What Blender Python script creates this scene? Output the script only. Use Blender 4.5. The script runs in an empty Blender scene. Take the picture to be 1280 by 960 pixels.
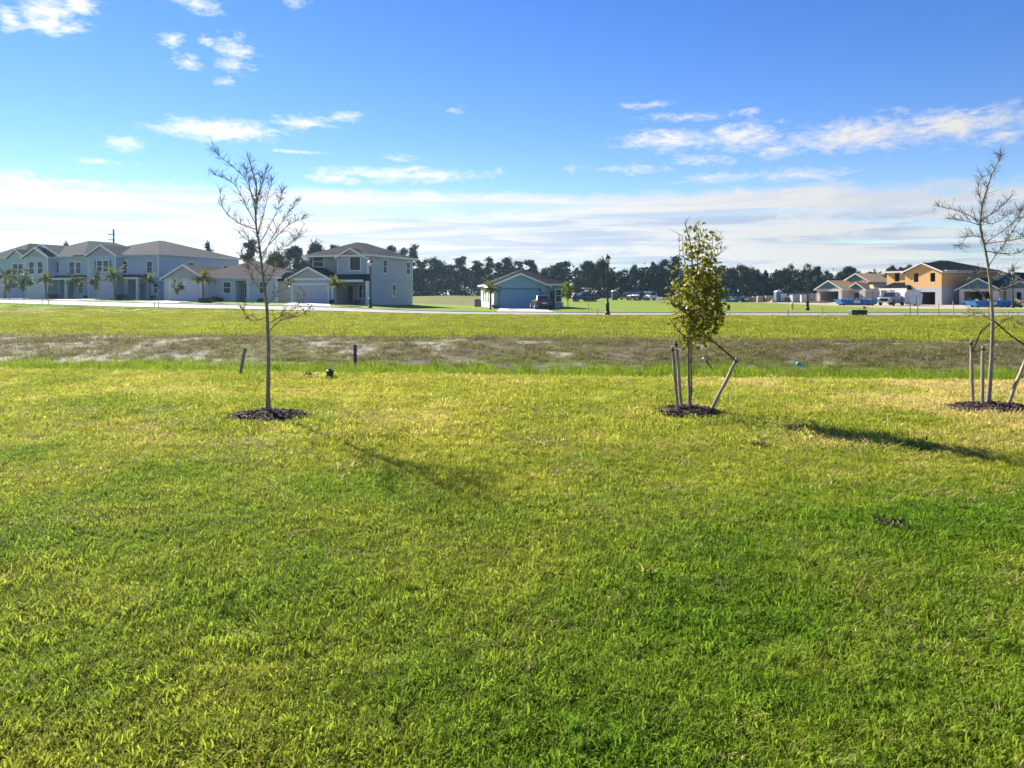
import bpy, math, random
import numpy as np
from mathutils import Vector, Matrix, Euler

R = math.radians
S = bpy.context.scene
COL = S.collection
rng = random.Random(7)
nrg = np.random.default_rng(11)

# ------------------------------------------------------------------ camera
F, HOR, CAMZ = 940.0, 367.5, 1.7            # focal length in photo pixels, horizon row, eye height
cam = bpy.data.cameras.new('camera')
camo = bpy.data.objects.new('camera', cam)
COL.objects.link(camo)
cam.sensor_width = 36.0
cam.lens = 36.0 * F / 1280.0
cam.shift_y = -(480 - HOR) / 1280.0
cam.clip_start = 0.05
cam.clip_end = 5000
camo.location = (0, 0, CAMZ)
camo.rotation_euler = (R(90), 0, 0)
S.camera = camo


def at(px, Y, py=None):
    """world point that lies Y metres ahead in the direction px (and py)"""
    x = (px - 640) / F * Y
    z = 0.0 if py is None else CAMZ - (py - HOR) / F * Y
    return Vector((x, Y, z))


# ------------------------------------------------------------------ numpy noise
def _hash(ix, iy, seed):
    h = (ix.astype(np.int64) * 374761393 + iy.astype(np.int64) * 668265263 + seed * 144665) & 0x7fffffff
    h = ((h ^ (h >> 13)) * 1274126177) & 0x7fffffff
    h = h ^ (h >> 16)
    return (h & 0xffff) / 65535.0


def vnoise(x, y, seed=0):
    ix, iy = np.floor(x), np.floor(y)
    fx, fy = x - ix, y - iy
    fx = fx * fx * (3 - 2 * fx)
    fy = fy * fy * (3 - 2 * fy)
    a, b = _hash(ix, iy, seed), _hash(ix + 1, iy, seed)
    c, d = _hash(ix, iy + 1, seed), _hash(ix + 1, iy + 1, seed)
    return (a * (1 - fx) + b * fx) * (1 - fy) + (c * (1 - fx) + d * fx) * fy


def fbm(x, y, sc, seed=0, octv=4):
    t, amp, tot = 0, 1.0, 0
    for k in range(octv):
        t = t + amp * vnoise(x / sc * 2 ** k + 17.3 * k, y / sc * 2 ** k - 9.1 * k, seed + k)
        tot += amp
        amp *= 0.55
    return t / tot


def sstep(a, b, v):
    t = np.clip((v - a) / (b - a), 0, 1)
    return t * t * (3 - 2 * t)


def mix(a, b, t):
    a, b, t = np.asarray(a, float), np.asarray(b, float), np.asarray(t)
    if t.ndim:
        t = t[..., None]
    return a * (1 - t) + b * t


# ------------------------------------------------------------------ terrain
def swale_y(x, y):
    return y + 0.11 * x + 1.3 * (fbm(x, y, 4.0, 31, 4) - 0.5)


def terrain(x, y):
    x, y = np.asarray(x, float), np.asarray(y, float)
    s = y + 0.11 * x
    bed = -0.55 * sstep(15.2, 18.2, s) * (1 - sstep(20.6, 28.6, s))
    left = 0.62 * sstep(-2, -23, x) + 0.42 * sstep(-20, -60, x)
    e = left * sstep(50, 85, y)
    far = (1.15 - 0.9 * sstep(-30, 60, x)) * sstep(105, 260, y) * (1 - 0.85 * sstep(-5, -40, x))
    und = 0.05 * (fbm(x, y, 5.0, 3, 3) - 0.5) * sstep(1, 6, y)
    bank = 0.12 * (fbm(x, y, 1.3, 5, 3) - 0.5) * sstep(20, 22, s) * (1 - sstep(27.5, 29.5, s))
    return bed + e + far + und + bank


def gz(x, y):
    return float(terrain(np.array([x]), np.array([y]))[0])


LUSH = (0.112, 0.198, 0.013)
YELL = (0.335, 0.318, 0.042)
TAN = (0.46, 0.38, 0.15)
DITCH = (0.140, 0.195, 0.014)
EARTH = (0.135, 0.112, 0.075)
SAND = (0.36, 0.32, 0.255)
FIELD = (0.215, 0.232, 0.026)


def sandy_of(x, y, px):
    return sstep(0.50, 0.60, fbm(x, y, 1.3, 85, 5) + 0.15 * np.exp(-((px - 140) / 200) ** 2) + 0.07 * np.exp(-((px - 560) / 130) ** 2)
                 - 0.08 * sstep(680, 800, px) - 0.085)


def ground_colour(x, y):
    """albedo of the turf / soil at a place, and how much of it is bare"""
    s = swale_y(x, y)
    n1 = fbm(x, y, 3.2, 41, 4)
    n2 = fbm(x, y, 1.1, 52, 4)
    n3 = fbm(x, y, 0.35, 63, 3)
    # lawn: greener close to the house, drier towards the ditch and to the right
    dry = 0.36 + 0.30 * sstep(4, 9.5, y) + 0.16 * sstep(0.5, 6, x) * sstep(4, 8, y) + 0.75 * (n1 - 0.5) + 0.8 * (n2 - 0.5) + 0.5 * (n3 - 0.5)
    dry -= 0.30 * sstep(-1.2, 0.9, x + 1.2 * (n1 - 0.5)) * (1 - sstep(4.2, 6.2, y + 1.6 * (n1 - 0.5) - 0.25 * x))
    dry = np.clip(dry, 0, 1)
    lawn = mix(LUSH, YELL, dry)
    tan = sstep(0.54, 0.80, n2 * 0.45 + n3 * 0.35 + 0.22 * sstep(1, 9, x) * sstep(5, 9, y) + 0.14 * sstep(6, 11, y)) * 0.8
    lawn = mix(lawn, TAN, tan)
    c = lawn
    c = mix(c, DITCH * (0.8 + 0.4 * n2[..., None]), sstep(15.6, 16.6, s))
    soil = mix(EARTH, (0.10, 0.12, 0.022), sstep(0.42, 0.62, fbm(x, y, 2.2, 74, 4)))
    px = 640 + F * x / np.maximum(y, 1)
    sandy = sandy_of(x, y, px)
    soil = mix(soil, SAND, sandy * 0.85)
    edge = 21.0 + 1.6 * (fbm(x, y, 3.0, 96, 3) - 0.5)
    bare = sstep(0, 1.2, s - edge)
    c = mix(c, soil, bare)
    fl = mix(FIELD, (0.15, 0.18, 0.012), np.clip(1.6 * (fbm(x * 0.35, y, 5.0, 17, 4) - 0.42), 0, 1))
    fl = mix(fl, (0.20, 0.165, 0.055), sstep(0.58, 0.76, fbm(x * 0.30, y, 3.0, 18, 4)) * 0.8)
    c = mix(c, fl, sstep(27.6, 29.2, s))
    # yards beyond the street are watered and greener
    yard = mix((0.135, 0.230, 0.012), (0.22, 0.245, 0.016), np.clip(2 * (fbm(x, y, 6.0, 19, 3) - 0.35), 0, 1))
    c = mix(c, yard, sstep(68, 71, y) * (1 - 0.65 * sstep(20, 30, x)))
    c = mix(c, (0.150, 0.135, 0.036), sstep(104, 112, y) * (0.75 + 0.25 * n1) * (1 - 0.9 * sstep(-6, 6, x)))
    sd = sstep(0.0, 3.0, y - 86 + 6 * (fbm(x, y, 6.0, 28, 3) - 0.5)) * sstep(38, 46, x - 0.05 * y)
    c = mix(c, (0.42, 0.37, 0.29), sd)
    return c, bare, s


# ------------------------------------------------------------------ materials
def nodes_of(m):
    m.use_nodes = True
    nt = m.node_tree
    for n in list(nt.nodes):
        nt.nodes.remove(n)
    return nt


def mk(nt, kind, **kw):
    n = nt.nodes.new(kind)
    ins = kw.pop('ins', {})
    for k, v in kw.items():
        setattr(n, k, v)
    for k, v in ins.items():
        if isinstance(v, bpy.types.NodeSocket):
            nt.links.new(v, n.inputs[k])
        else:
            n.inputs[k].default_value = v
    return n


MATS = {}


def mat(name, col, rough=0.8, var=0.18, scale=3.0, bump=0.0, bscale=40.0, metal=0.0, spec=0.4, stretch=(1, 1, 1), col2=None, trans=0.0):
    if name in MATS:
        return MATS[name]
    m = bpy.data.materials.new(name)
    nt = nodes_of(m)
    out = mk(nt, 'ShaderNodeOutputMaterial')
    tc = mk(nt, 'ShaderNodeTexCoord')
    mp = mk(nt, 'ShaderNodeMapping', ins={0: tc.outputs['Object'], 'Scale': stretch})
    nz = mk(nt, 'ShaderNodeTexNoise', ins={'Vector': mp.outputs[0], 'Scale': scale, 'Detail': 5.0, 'Roughness': 0.6})
    rp = mk(nt, 'ShaderNodeValToRGB', ins={0: nz.outputs[0]})
    c = np.array(col, float)
    d = np.array(col2, float) if col2 is not None else c * (1 + var)
    lo = c * (1 - var)
    rp.color_ramp.elements[0].position = 0.3
    rp.color_ramp.elements[0].color = (*lo, 1)
    rp.color_ramp.elements[1].position = 0.72
    rp.color_ramp.elements[1].color = (*np.clip(d, 0, 1), 1)
    b = mk(nt, 'ShaderNodeBsdfPrincipled', ins={'Base Color': rp.outputs[0], 'Roughness': rough, 'Metallic': metal, 'Specular IOR Level': spec})
    if bump:
        n2 = mk(nt, 'ShaderNodeTexNoise', ins={'Vector': mp.outputs[0], 'Scale': bscale, 'Detail': 4.0})
        bp = mk(nt, 'ShaderNodeBump', ins={'Height': n2.outputs[0], 'Strength': bump, 'Distance': 0.02})
        nt.links.new(bp.outputs[0], b.inputs['Normal'])
    sh = b.outputs[0]
    if trans:
        tr = mk(nt, 'ShaderNodeBsdfTranslucent', ins={'Color': rp.outputs[0]})
        mx = mk(nt, 'ShaderNodeMixShader', ins={0: trans, 1: sh, 2: tr.outputs[0]})
        sh = mx.outputs[0]
    nt.links.new(sh, out.inputs[0])
    MATS[name] = m
    return m


def leaf_mat(name, col, col2, trans=0.45, rough=0.5, scale=5.0, attr=None, tint=1.0, spec=0.2):
    """foliage: diffuse + translucent + a little gloss, colour varied through space (or read from an instance attribute)"""
    m = bpy.data.materials.new(name)
    nt = nodes_of(m)
    out = mk(nt, 'ShaderNodeOutputMaterial')
    geo = mk(nt, 'ShaderNodeNewGeometry')
    if attr:
        at_ = mk(nt, 'ShaderNodeAttribute', attribute_type='INSTANCER', attribute_name=attr)
        nz = mk(nt, 'ShaderNodeTexNoise', ins={'Vector': geo.outputs['Position'], 'Scale': scale, 'Detail': 2.0})
        hs = mk(nt, 'ShaderNodeMapRange', ins={0: nz.outputs[0], 1: 0.3, 2: 0.7, 3: 0.70 * tint, 4: 1.30 * tint})
        sc = mk(nt, 'ShaderNodeVectorMath', operation='SCALE', ins={0: at_.outputs['Color'], 'Scale': hs.outputs[0]})
        colr = sc.outputs[0]
    else:
        nz = mk(nt, 'ShaderNodeTexNoise', ins={'Vector': geo.outputs['Position'], 'Scale': scale, 'Detail': 3.0})
        rp = mk(nt, 'ShaderNodeValToRGB', ins={0: nz.outputs[0]})
        rp.color_ramp.elements[0].position = 0.35
        rp.color_ramp.elements[0].color = (*col, 1)
        rp.color_ramp.elements[1].position = 0.65
        rp.color_ramp.elements[1].color = (*col2, 1)
        colr = rp.outputs[0]
    b = mk(nt, 'ShaderNodeBsdfPrincipled', ins={'Base Color': colr, 'Roughness': rough, 'Specular IOR Level': spec})
    tr = mk(nt, 'ShaderNodeBsdfTranslucent', ins={'Color': colr})
    mx = mk(nt, 'ShaderNodeMixShader', ins={0: trans, 1: b.outputs[0], 2: tr.outputs[0]})
    nt.links.new(mx.outputs[0], out.inputs[0])
    MATS[name] = m
    return m


# ------------------------------------------------------------------ mesh builder
class MB:
    def __init__(s):
        s.v, s.f, s.m, s.cur = [], [], [], 0

    def add(s, vs, fs):
        o = len(s.v)
        s.v.extend([tuple(p) for p in vs])
        for f in fs:
            s.f.append(tuple(i + o for i in f))
            s.m.append(s.cur)
        return s

    def box(s, x0, x1, y0, y1, z0, z1):
        return s.add([(x0, y0, z0), (x1, y0, z0), (x1, y1, z0), (x0, y1, z0), (x0, y0, z1), (x1, y0, z1), (x1, y1, z1), (x0, y1, z1)],
                     [(0, 3, 2, 1), (4, 5, 6, 7), (0, 1, 5, 4), (1, 2, 6, 5), (2, 3, 7, 6), (3, 0, 4, 7)])

    def hexa(s, bot, top):
        return s.add(list(bot) + list(top), [(0, 3, 2, 1), (4, 5, 6, 7), (0, 1, 5, 4), (1, 2, 6, 5), (2, 3, 7, 6), (3, 0, 4, 7)])

    def prism(s, poly, y0, y1, axis='y'):
        """closed polygon in (x,z) swept along y (or in (y,z) swept along x)"""
        n = len(poly)
        if axis == 'y':
            vs = [(a, y0, b) for a, b in poly] + [(a, y1, b) for a, b in poly]
        elif axis == 'x':
            vs = [(y0, a, b) for a, b in poly] + [(y1, a, b) for a, b in poly]
        else:
            vs = [(a, b, y0) for a, b in poly] + [(a, b, y1) for a, b in poly]
        fs = [tuple(range(n)), tuple(range(2 * n - 1, n - 1, -1))]
        fs += [(i, i + n, (i + 1) % n + n, (i + 1) % n) for i in range(n)]
        return s.add(vs, fs)

    def tube(s, pts, rad, n=6, cap=True):
        pts = [Vector(p) for p in pts]
        if not hasattr(rad, '__len__'):
            rad = [rad] * len(pts)
        vs, fs = [], []
        up = Vector((0, 0, 1))
        prev = None
        for i, p in enumerate(pts):
            d = (pts[min(i + 1, len(pts) - 1)] - pts[max(i - 1, 0)])
            d = d.normalized() if d.length > 1e-9 else up
            if prev is None:
                a = d.orthogonal().normalized()
            else:
                a = (prev - d * prev.dot(d))
                a = a.normalized() if a.length > 1e-6 else d.orthogonal().normalized()
            prev = a
            b = d.cross(a)
            for k in range(n):
                t = 2 * math.pi * k / n
                vs.append(p + (a * math.cos(t) + b * math.sin(t)) * rad[i])
        for i in range(len(pts) - 1):
            for k in range(n):
                k2 = (k + 1) % n
                fs.append((i * n + k, i * n + k2, (i + 1) * n + k2, (i + 1) * n + k))
        if cap:
            fs.append(tuple(range(n - 1, -1, -1)))
            fs.append(tuple((len(pts) - 1) * n + k for k in range(n)))
        return s.add(vs, fs)

    def lathe(s, prof, c=(0, 0, 0), n=16):
        """(r,z) profile turned about the vertical through c"""
        return s.tube([(c[0], c[1], c[2] + z) for r, z in prof], [max(r, 1e-4) for r, z in prof], n) if all(
            prof[i + 1][1] > prof[i][1] for i in range(len(prof) - 1)) else s._lathe(prof, c, n)

    def _lathe(s, prof, c, n):
        vs, fs = [], []
        for r, z in prof:
            for k in range(n):
                t = 2 * math.pi * k / n
                vs.append((c[0] + r * math.cos(t), c[1] + r * math.sin(t), c[2] + z))
        for i in range(len(prof) - 1):
            for k in range(n):
                k2 = (k + 1) % n
                fs.append((i * n + k, i * n + k2, (i + 1) * n + k2, (i + 1) * n + k))
        return s.add(vs, fs)

    def leafquads(s, P, size, g, flat=0.0, aspect=1.6):
        """one bent leaf-shaped face per point"""
        for p in P:
            d = Vector((g.gauss(0, 1), g.gauss(0, 1), g.gauss(0, 1) * (1 - flat))).normalized()
            a = d.orthogonal().normalized()
            a.rotate(Matrix.Rotation(g.uniform(0, 6.28), 3, d))
            b = d.cross(a)
            L = size * g.uniform(0.6, 1.35)
            W = L / aspect
            p = Vector(p)
            s.add([p - a * L * 0.5, p + b * W * 0.5, p + a * L * 0.5, p - b * W * 0.5], [(0, 1, 2, 3)])
        return s

    def build(s, name, mats, parent=None, loc=None, smooth=False, bevel=0.0):
        me = bpy.data.meshes.new(name)
        me.from_pydata(s.v, [], s.f)
        mats = mats if isinstance(mats, (list, tuple)) else [mats]
        for m in mats:
            me.materials.append(m)
        if len(mats) > 1:
            me.polygons.foreach_set('material_index', s.m)
        if smooth:
            me.polygons.foreach_set('use_smooth', [True] * len(me.polygons))
        me.update()
        o = bpy.data.objects.new(name, me)
        COL.objects.link(o)
        if parent:
            o.parent = parent
        if loc is not None:
            o.location = loc
        if bevel:
            bm = o.modifiers.new('bevel', 'BEVEL')
            bm.width = bevel
            bm.segments = 2
            bm.limit_method = 'ANGLE'
        return o


def tag(o, label=None, cat=None, group=None, kind=None):
    if label:
        o['label'] = label
    if cat:
        o['category'] = cat
    if group:
        o['group'] = group
    if kind:
        o['kind'] = kind
    return o


def thing(name, label, cat, loc=(0, 0, 0), rz=0.0, group=None):
    o = bpy.data.objects.new(name, None)
    o.empty_display_size = 0.2
    COL.objects.link(o)
    o.location = loc
    o.rotation_euler = (0, 0, rz)
    return tag(o, label, cat, group)


def copy_tree(o, parent=None):
    c = o.copy()
    COL.objects.link(c)
    c.parent = parent
    for ch in list(o.children):
        copy_tree(ch, c)
    return c


# ------------------------------------------------------------------ light and sky
SUN_AZ, SUN_EL = -38.0, 32.0            # degrees, azimuth from straight ahead (+Y), positive to the right
sv = Vector((math.sin(R(SUN_AZ)) * math.cos(R(SUN_EL)), math.cos(R(SUN_AZ)) * math.cos(R(SUN_EL)), math.sin(R(SUN_EL))))
sl = bpy.data.lights.new('sun', 'SUN')
sl.energy = 5.0
sl.angle = R(0.53)
sl.color = (1.0, 0.93, 0.80)
so = bpy.data.objects.new('sun', sl)
COL.objects.link(so)
so.rotation_euler = sv.to_track_quat('Z', 'Y').to_euler()
so.location = sv * 100


def azel(px, py):
    u, v = (px - 640) / F, (HOR - py) / F
    return math.degrees(math.atan2(u, 1)), math.degrees(math.atan2(v, math.hypot(1, u)))


def build_world():
    w = bpy.data.worlds.new('World')
    S.world = w
    w.use_nodes = True
    nt = w.node_tree
    for n in list(nt.nodes):
        nt.nodes.remove(n)
    out = mk(nt, 'ShaderNodeOutputWorld')
    bg = mk(nt, 'ShaderNodeBackground', ins={'Strength': 0.06})
    sky = mk(nt, 'ShaderNodeTexSky', sky_type='NISHITA', sun_disc=False, sun_elevation=R(SUN_EL), sun_rotation=R(SUN_AZ),
             altitude=0.0, air_density=1.0, dust_density=0.0, ozone_density=2.5)
    tc = mk(nt, 'ShaderNodeTexCoord')
    nrm = mk(nt, 'ShaderNodeVectorMath', operation='NORMALIZE', ins={0: tc.outputs['Generated']})
    sp = mk(nt, 'ShaderNodeSeparateXYZ', ins={0: nrm.outputs[0]})
    az = mk(nt, 'ShaderNodeMath', operation='ARCTAN2', ins={0: sp.outputs[0], 1: sp.outputs[1]})
    el = mk(nt, 'ShaderNodeMath', operation='ARCSINE', ins={0: sp.outputs[2]})
    azd = mk(nt, 'ShaderNodeMath', operation='DEGREES', ins={0: az.outputs[0]})
    eld = mk(nt, 'ShaderNodeMath', operation='DEGREES', ins={0: el.outputs[0]})
    p = mk(nt, 'ShaderNodeCombineXYZ', ins={0: azd.outputs[0], 1: eld.outputs[0]}).outputs[0]

    def noise(sx, sy, scale, detail=6.0, rough=0.6, dist=0.0, off=0.0):
        m = mk(nt, 'ShaderNodeVectorMath', operation='MULTIPLY', ins={0: p, 1: (sx, sy, 1)})
        a = mk(nt, 'ShaderNodeVectorMath', operation='ADD', ins={0: m.outputs[0], 1: (off, off * 0.7, off * 1.3)})
        return mk(nt, 'ShaderNodeTexNoise', ins={'Vector': a.outputs[0], 'Scale': scale, 'Detail': detail, 'Roughness': rough, 'Distortion': dist}).outputs[0]

    def math_(op, a, b=0.0, c=None, clamp=False):
        ins = {0: a, 1: b}
        if c is not None:
            ins[2] = c
        return mk(nt, 'ShaderNodeMath', operation=op, use_clamp=clamp, ins=ins).outputs[0]

    # cumulus and streaks: soft ellipses in azimuth / elevation, torn up by noise
    blobs = [(12, 22, 20, 16, 1.0), (62, 18, 42, 26, 1.1), (98, 6, 22, 14, 1.0), (245, 3, 34, 11, 0.95), (366, 3, 18, 8, 0.75),
             (215, 50, 13, 8, 0.9), (237, 78, 18, 10, 0.8), (258, 52, 12, 6, 0.75), (292, 66, 24, 22, 0.80), (283, 104, 14, 8, 0.75),
             (270, 163, 72, 13, 1.35), (378, 153, 36, 10, 0.85), (432, 145, 20, 6, 0.7), (152, 178, 22, 9, 1.0),
             (500, 218, 92, 10, 1.05), (430, 224, 50, 7, 0.9), (616, 216, 14, 7, 0.75), (505, 198, 30, 5, 0.65), (40, 229, 95, 8, 1.0), (30, 216, 35, 4, 0.7), (125, 202, 36, 4, 0.7), (375, 190, 46, 2.2, 0.72),
             (830, 176, 62, 14, 1.0), (925, 170, 52, 18, 1.1), (880, 200, 40, 8, 0.85), (1075, 168, 96, 20, 1.15), (1190, 158, 100, 20, 1.1), (968, 191, 26, 9, 0.9), (1255, 168, 40, 12, 0.8),
             (860, 147, 46, 6, 0.75), (937, 140, 12, 5, 0.75), (810, 131, 30, 4, 0.6), (800, 211, 48, 5, 0.75), (900, 222, 60, 6, 0.8), (715, 212, 10, 5, 0.6), (1000, 218, 60, 8, 0.8), (570, 138, 10, 4, 0.55)]
    field = None
    for (bx, by, rx, ry, amp) in blobs:
        a0, e0 = azel(bx, by)
        a1, _ = azel(bx + rx, by)
        _, e1 = azel(bx, by + ry)
        d = mk(nt, 'ShaderNodeVectorMath', operation='SUBTRACT', ins={0: p, 1: (a0, e0, 0)})
        q = mk(nt, 'ShaderNodeVectorMath', operation='MULTIPLY', ins={0: d.outputs[0], 1: (1 / abs(a1 - a0), 1 / abs(e1 - e0), 1)})
        ln = mk(nt, 'ShaderNodeVectorMath', operation='LENGTH', ins={0: q.outputs[0]})
        v = math_('MULTIPLY_ADD', ln.outputs['Value'], -amp * 0.75, amp)
        field = v if field is None else math_('MAXIMUM', field, v)
    tear = noise(0.22, 0.62, 1.5, 10.0, 0.68, 0.8)
    fine = noise(0.5, 1.1, 2.2, 6.0, 0.65, 0.3, 7.0)
    n = math_('MULTIPLY_ADD', tear, 2.3, math_('MULTIPLY_ADD', fine, 1.7, -2.06))
    cum = math_('MULTIPLY', math_('ADD', math_('MAXIMUM', field, -1.0), n), 1.0, clamp=True)
    cum = math_('POWER', cum, 1.15)

    # the long stratus bank above the trees
    wob = noise(0.035, 0.25, 1.0, 5.0, 0.55, 0.4, 3.0)
    topel = math_('MULTIPLY_ADD', wob, 3.2, 6.15)
    dtop = math_('SUBTRACT', topel, eld.outputs[0])
    bank = math_('MULTIPLY_ADD', dtop, 1.2, math_('MULTIPLY_ADD', tear, 2.6, -1.3), clamp=True)
    streak = noise(0.030, 0.95, 1.0, 8.0, 0.62, 0.5, 11.0)
    gap = mk(nt, 'ShaderNodeMapRange', ins={0: streak, 1: 0.36, 2: 0.52, 3: 0.40, 4: 1.0}, interpolation_type='SMOOTHSTEP').outputs[0]
    low = mk(nt, 'ShaderNodeMapRange', ins={0: eld.outputs[0], 1: -1.0, 2: 0.4, 3: 0.75, 4: 1.0}).outputs[0]
    bank = math_('MULTIPLY', math_('MULTIPLY', bank, gap), low)
    # grey-lavender folds in it
    fold = noise(0.075, 0.85, 1.0, 10.0, 0.68, 0.9, 23.0)
    shade = mk(nt, 'ShaderNodeMapRange', ins={0: fold, 1: 0.42, 2: 0.60, 3: 0.0, 4: 1.0}, interpolation_type='SMOOTHSTEP').outputs[0]

    # nearer the sun the clouds are brighter
    ds = mk(nt, 'ShaderNodeVectorMath', operation='DOT_PRODUCT', ins={0: nrm.outputs[0], 1: tuple(sv)}).outputs['Value']
    glow = mk(nt, 'ShaderNodeMapRange', ins={0: ds, 1: 0.35, 2: 0.95, 3: 0.0, 4: 1.0}, interpolation_type='SMOOTHSTEP').outputs[0]
    lift = math_('MULTIPLY_ADD', glow, WORLD['glow'], WORLD['cloud'])

    def rgbmix(f, a, b, bt='MIX'):
        m = mk(nt, 'ShaderNodeMix', data_type='RGBA', blend_type=bt)
        for s_, v in ((0, f), (6, a), (7, b)):
            if isinstance(v, bpy.types.NodeSocket):
                nt.links.new(v, m.inputs[s_])
            else:
                m.inputs[s_].default_value = v
        return m.outputs[2]

    white = (1.0, 0.985, 0.97, 1)
    grey = (0.52, 0.655, 0.89, 1)
    hi = mk(nt, 'ShaderNodeMapRange', ins={0: dtop, 1: 0.6, 2: 2.6, 3: 0.25, 4: 1.0}, interpolation_type='SMOOTHSTEP').outputs[0]
    shade = math_('MULTIPLY', shade, hi)
    bcol = rgbmix(math_('MULTIPLY', shade, math_('MULTIPLY_ADD', glow, -0.40, 1.0)), white, grey)
    bcol = mk(nt, 'ShaderNodeVectorMath', operation='SCALE', ins={0: bcol, 'Scale': lift}).outputs[0]
    ccol = mk(nt, 'ShaderNodeVectorMath', operation='SCALE', ins={0: (0.99, 0.985, 0.98), 'Scale': math_('MULTIPLY', lift, 1.04)}).outputs[0]
    bw = mk(nt, 'ShaderNodeRGBToBW', ins={0: sky.outputs[0]})
    soft = math_('DIVIDE', 1.0, math_('MULTIPLY_ADD', bw.outputs[0], WORLD['soft'], 1.0))
    skys = mk(nt, 'ShaderNodeVectorMath', operation='SCALE', ins={0: sky.outputs[0], 'Scale': soft}).outputs[0]
    hs = mk(nt, 'ShaderNodeHueSaturation', ins={'Hue': WORLD['hue'], 'Saturation': WORLD['sat'], 'Value': WORLD['val'], 'Color': skys})
    skyc = hs.outputs[0]
    c = rgbmix(math_('MULTIPLY', bank, 0.95), skyc, bcol)
    c = rgbmix(cum, c, ccol)
    nt.links.new(c, bg.inputs[0])
    nt.links.new(bg.outputs[0], out.inputs[0])
    w.cycles.sampling_method = 'MANUAL'
    w.cycles.sample_map_resolution = 512


WORLD = dict(glow=1.7, cloud=4.7, hue=0.52, sat=1.34, val=1.0, soft=0.018)
build_world()
S.view_settings.view_transform = 'Standard'
S.view_settings.look = 'None'
S.view_settings.exposure = 1.5
S.view_settings.gamma = 1.0
S.render.engine = 'CYCLES'
S.cycles.use_denoising = True
S.cycles.max_bounces = 8
S.cycles.transparent_max_bounces = 8
S.cycles.volume_bounces = 1
S.cycles.use_adaptive_sampling = True
S.cycles.adaptive_threshold = 0.02

# ------------------------------------------------------------------ ground sheet
def axis(segs):
    a = []
    for lo, hi, st in segs:
        a += list(np.arange(lo, hi, st))
    return np.array(sorted(set(np.round(a, 4))))


def build_ground():
    ys = axis([(-900, -100, 60), (-100, -10, 8), (-10, 0, 1), (0, 34, 0.22), (34, 90, 0.8), (90, 140, 2.5), (140, 300, 10), (300, 960, 60)])
    xs = axis([(-900, -300, 60), (-300, -120, 15), (-120, -40, 2.5), (-40, -16, 0.8), (-16, 16, 0.25), (16, 42, 0.8), (42, 110, 2.5), (110, 300, 15), (300, 960, 60)])
    X, Y = np.meshgrid(xs, ys)
    x, y = X.ravel(), Y.ravel()
    z = terrain(x, y)
    nx, ny = len(xs), len(ys)
    i = np.arange(nx * ny).reshape(ny, nx)
    q = np.stack([i[:-1, :-1], i[:-1, 1:], i[1:, 1:], i[1:, :-1]], -1).reshape(-1, 4)
    me = bpy.data.meshes.new('ground')
    me.from_pydata(np.stack([x, y, z], 1).tolist(), [], q.tolist())
    c, bare, s = ground_colour(x, y)
    at_ = me.attributes.new('turf', 'FLOAT_COLOR', 'POINT')
    at_.data.foreach_set('color', np.concatenate([c, np.ones((len(x), 1))], 1).astype(np.float32).ravel())
    me.polygons.foreach_set('use_smooth', [True] * len(me.polygons))
    m = bpy.data.materials.new('turf_ground')
    nt = nodes_of(m)
    out = mk(nt, 'ShaderNodeOutputMaterial')
    a = mk(nt, 'ShaderNodeAttribute', attribute_name='turf')
    geo = mk(nt, 'ShaderNodeNewGeometry')
    n1 = mk(nt, 'ShaderNodeTexNoise', ins={'Vector': geo.outputs['Position'], 'Scale': 9.0, 'Detail': 8.0, 'Roughness': 0.7})
    n2 = mk(nt, 'ShaderNodeTexNoise', ins={'Vector': geo.outputs['Position'], 'Scale': 0.6, 'Detail': 6.0, 'Roughness': 0.65})
    k1 = mk(nt, 'ShaderNodeMapRange', ins={0: n1.outputs[0], 1: 0.3, 2: 0.7, 3: 0.45, 4: 1.35})
    k2 = mk(nt, 'ShaderNodeMapRange', ins={0: n2.outputs[0], 1: 0.3, 2: 0.7, 3: 0.80, 4: 1.2})
    kk = mk(nt, 'ShaderNodeMath', operation='MULTIPLY', ins={0: k1.outputs[0], 1: k2.outputs[0]})
    sc = mk(nt, 'ShaderNodeVectorMath', operation='SCALE', ins={0: a.outputs['Color'], 'Scale': kk.outputs[0]})
    bp = mk(nt, 'ShaderNodeBump', ins={'Height': n1.outputs[0], 'Strength': 0.6, 'Distance': 0.08})
    b = mk(nt, 'ShaderNodeBsdfPrincipled', ins={'Base Color': sc.outputs[0], 'Roughness': 0.9, 'Specular IOR Level': 0.1, 'Normal': bp.outputs[0]})
    nt.links.new(b.outputs[0], out.inputs[0])
    me.materials.append(m)
    o = bpy.data.objects.new('ground', me)
    COL.objects.link(o)
    tag(o, kind='structure')


build_ground()


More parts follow.
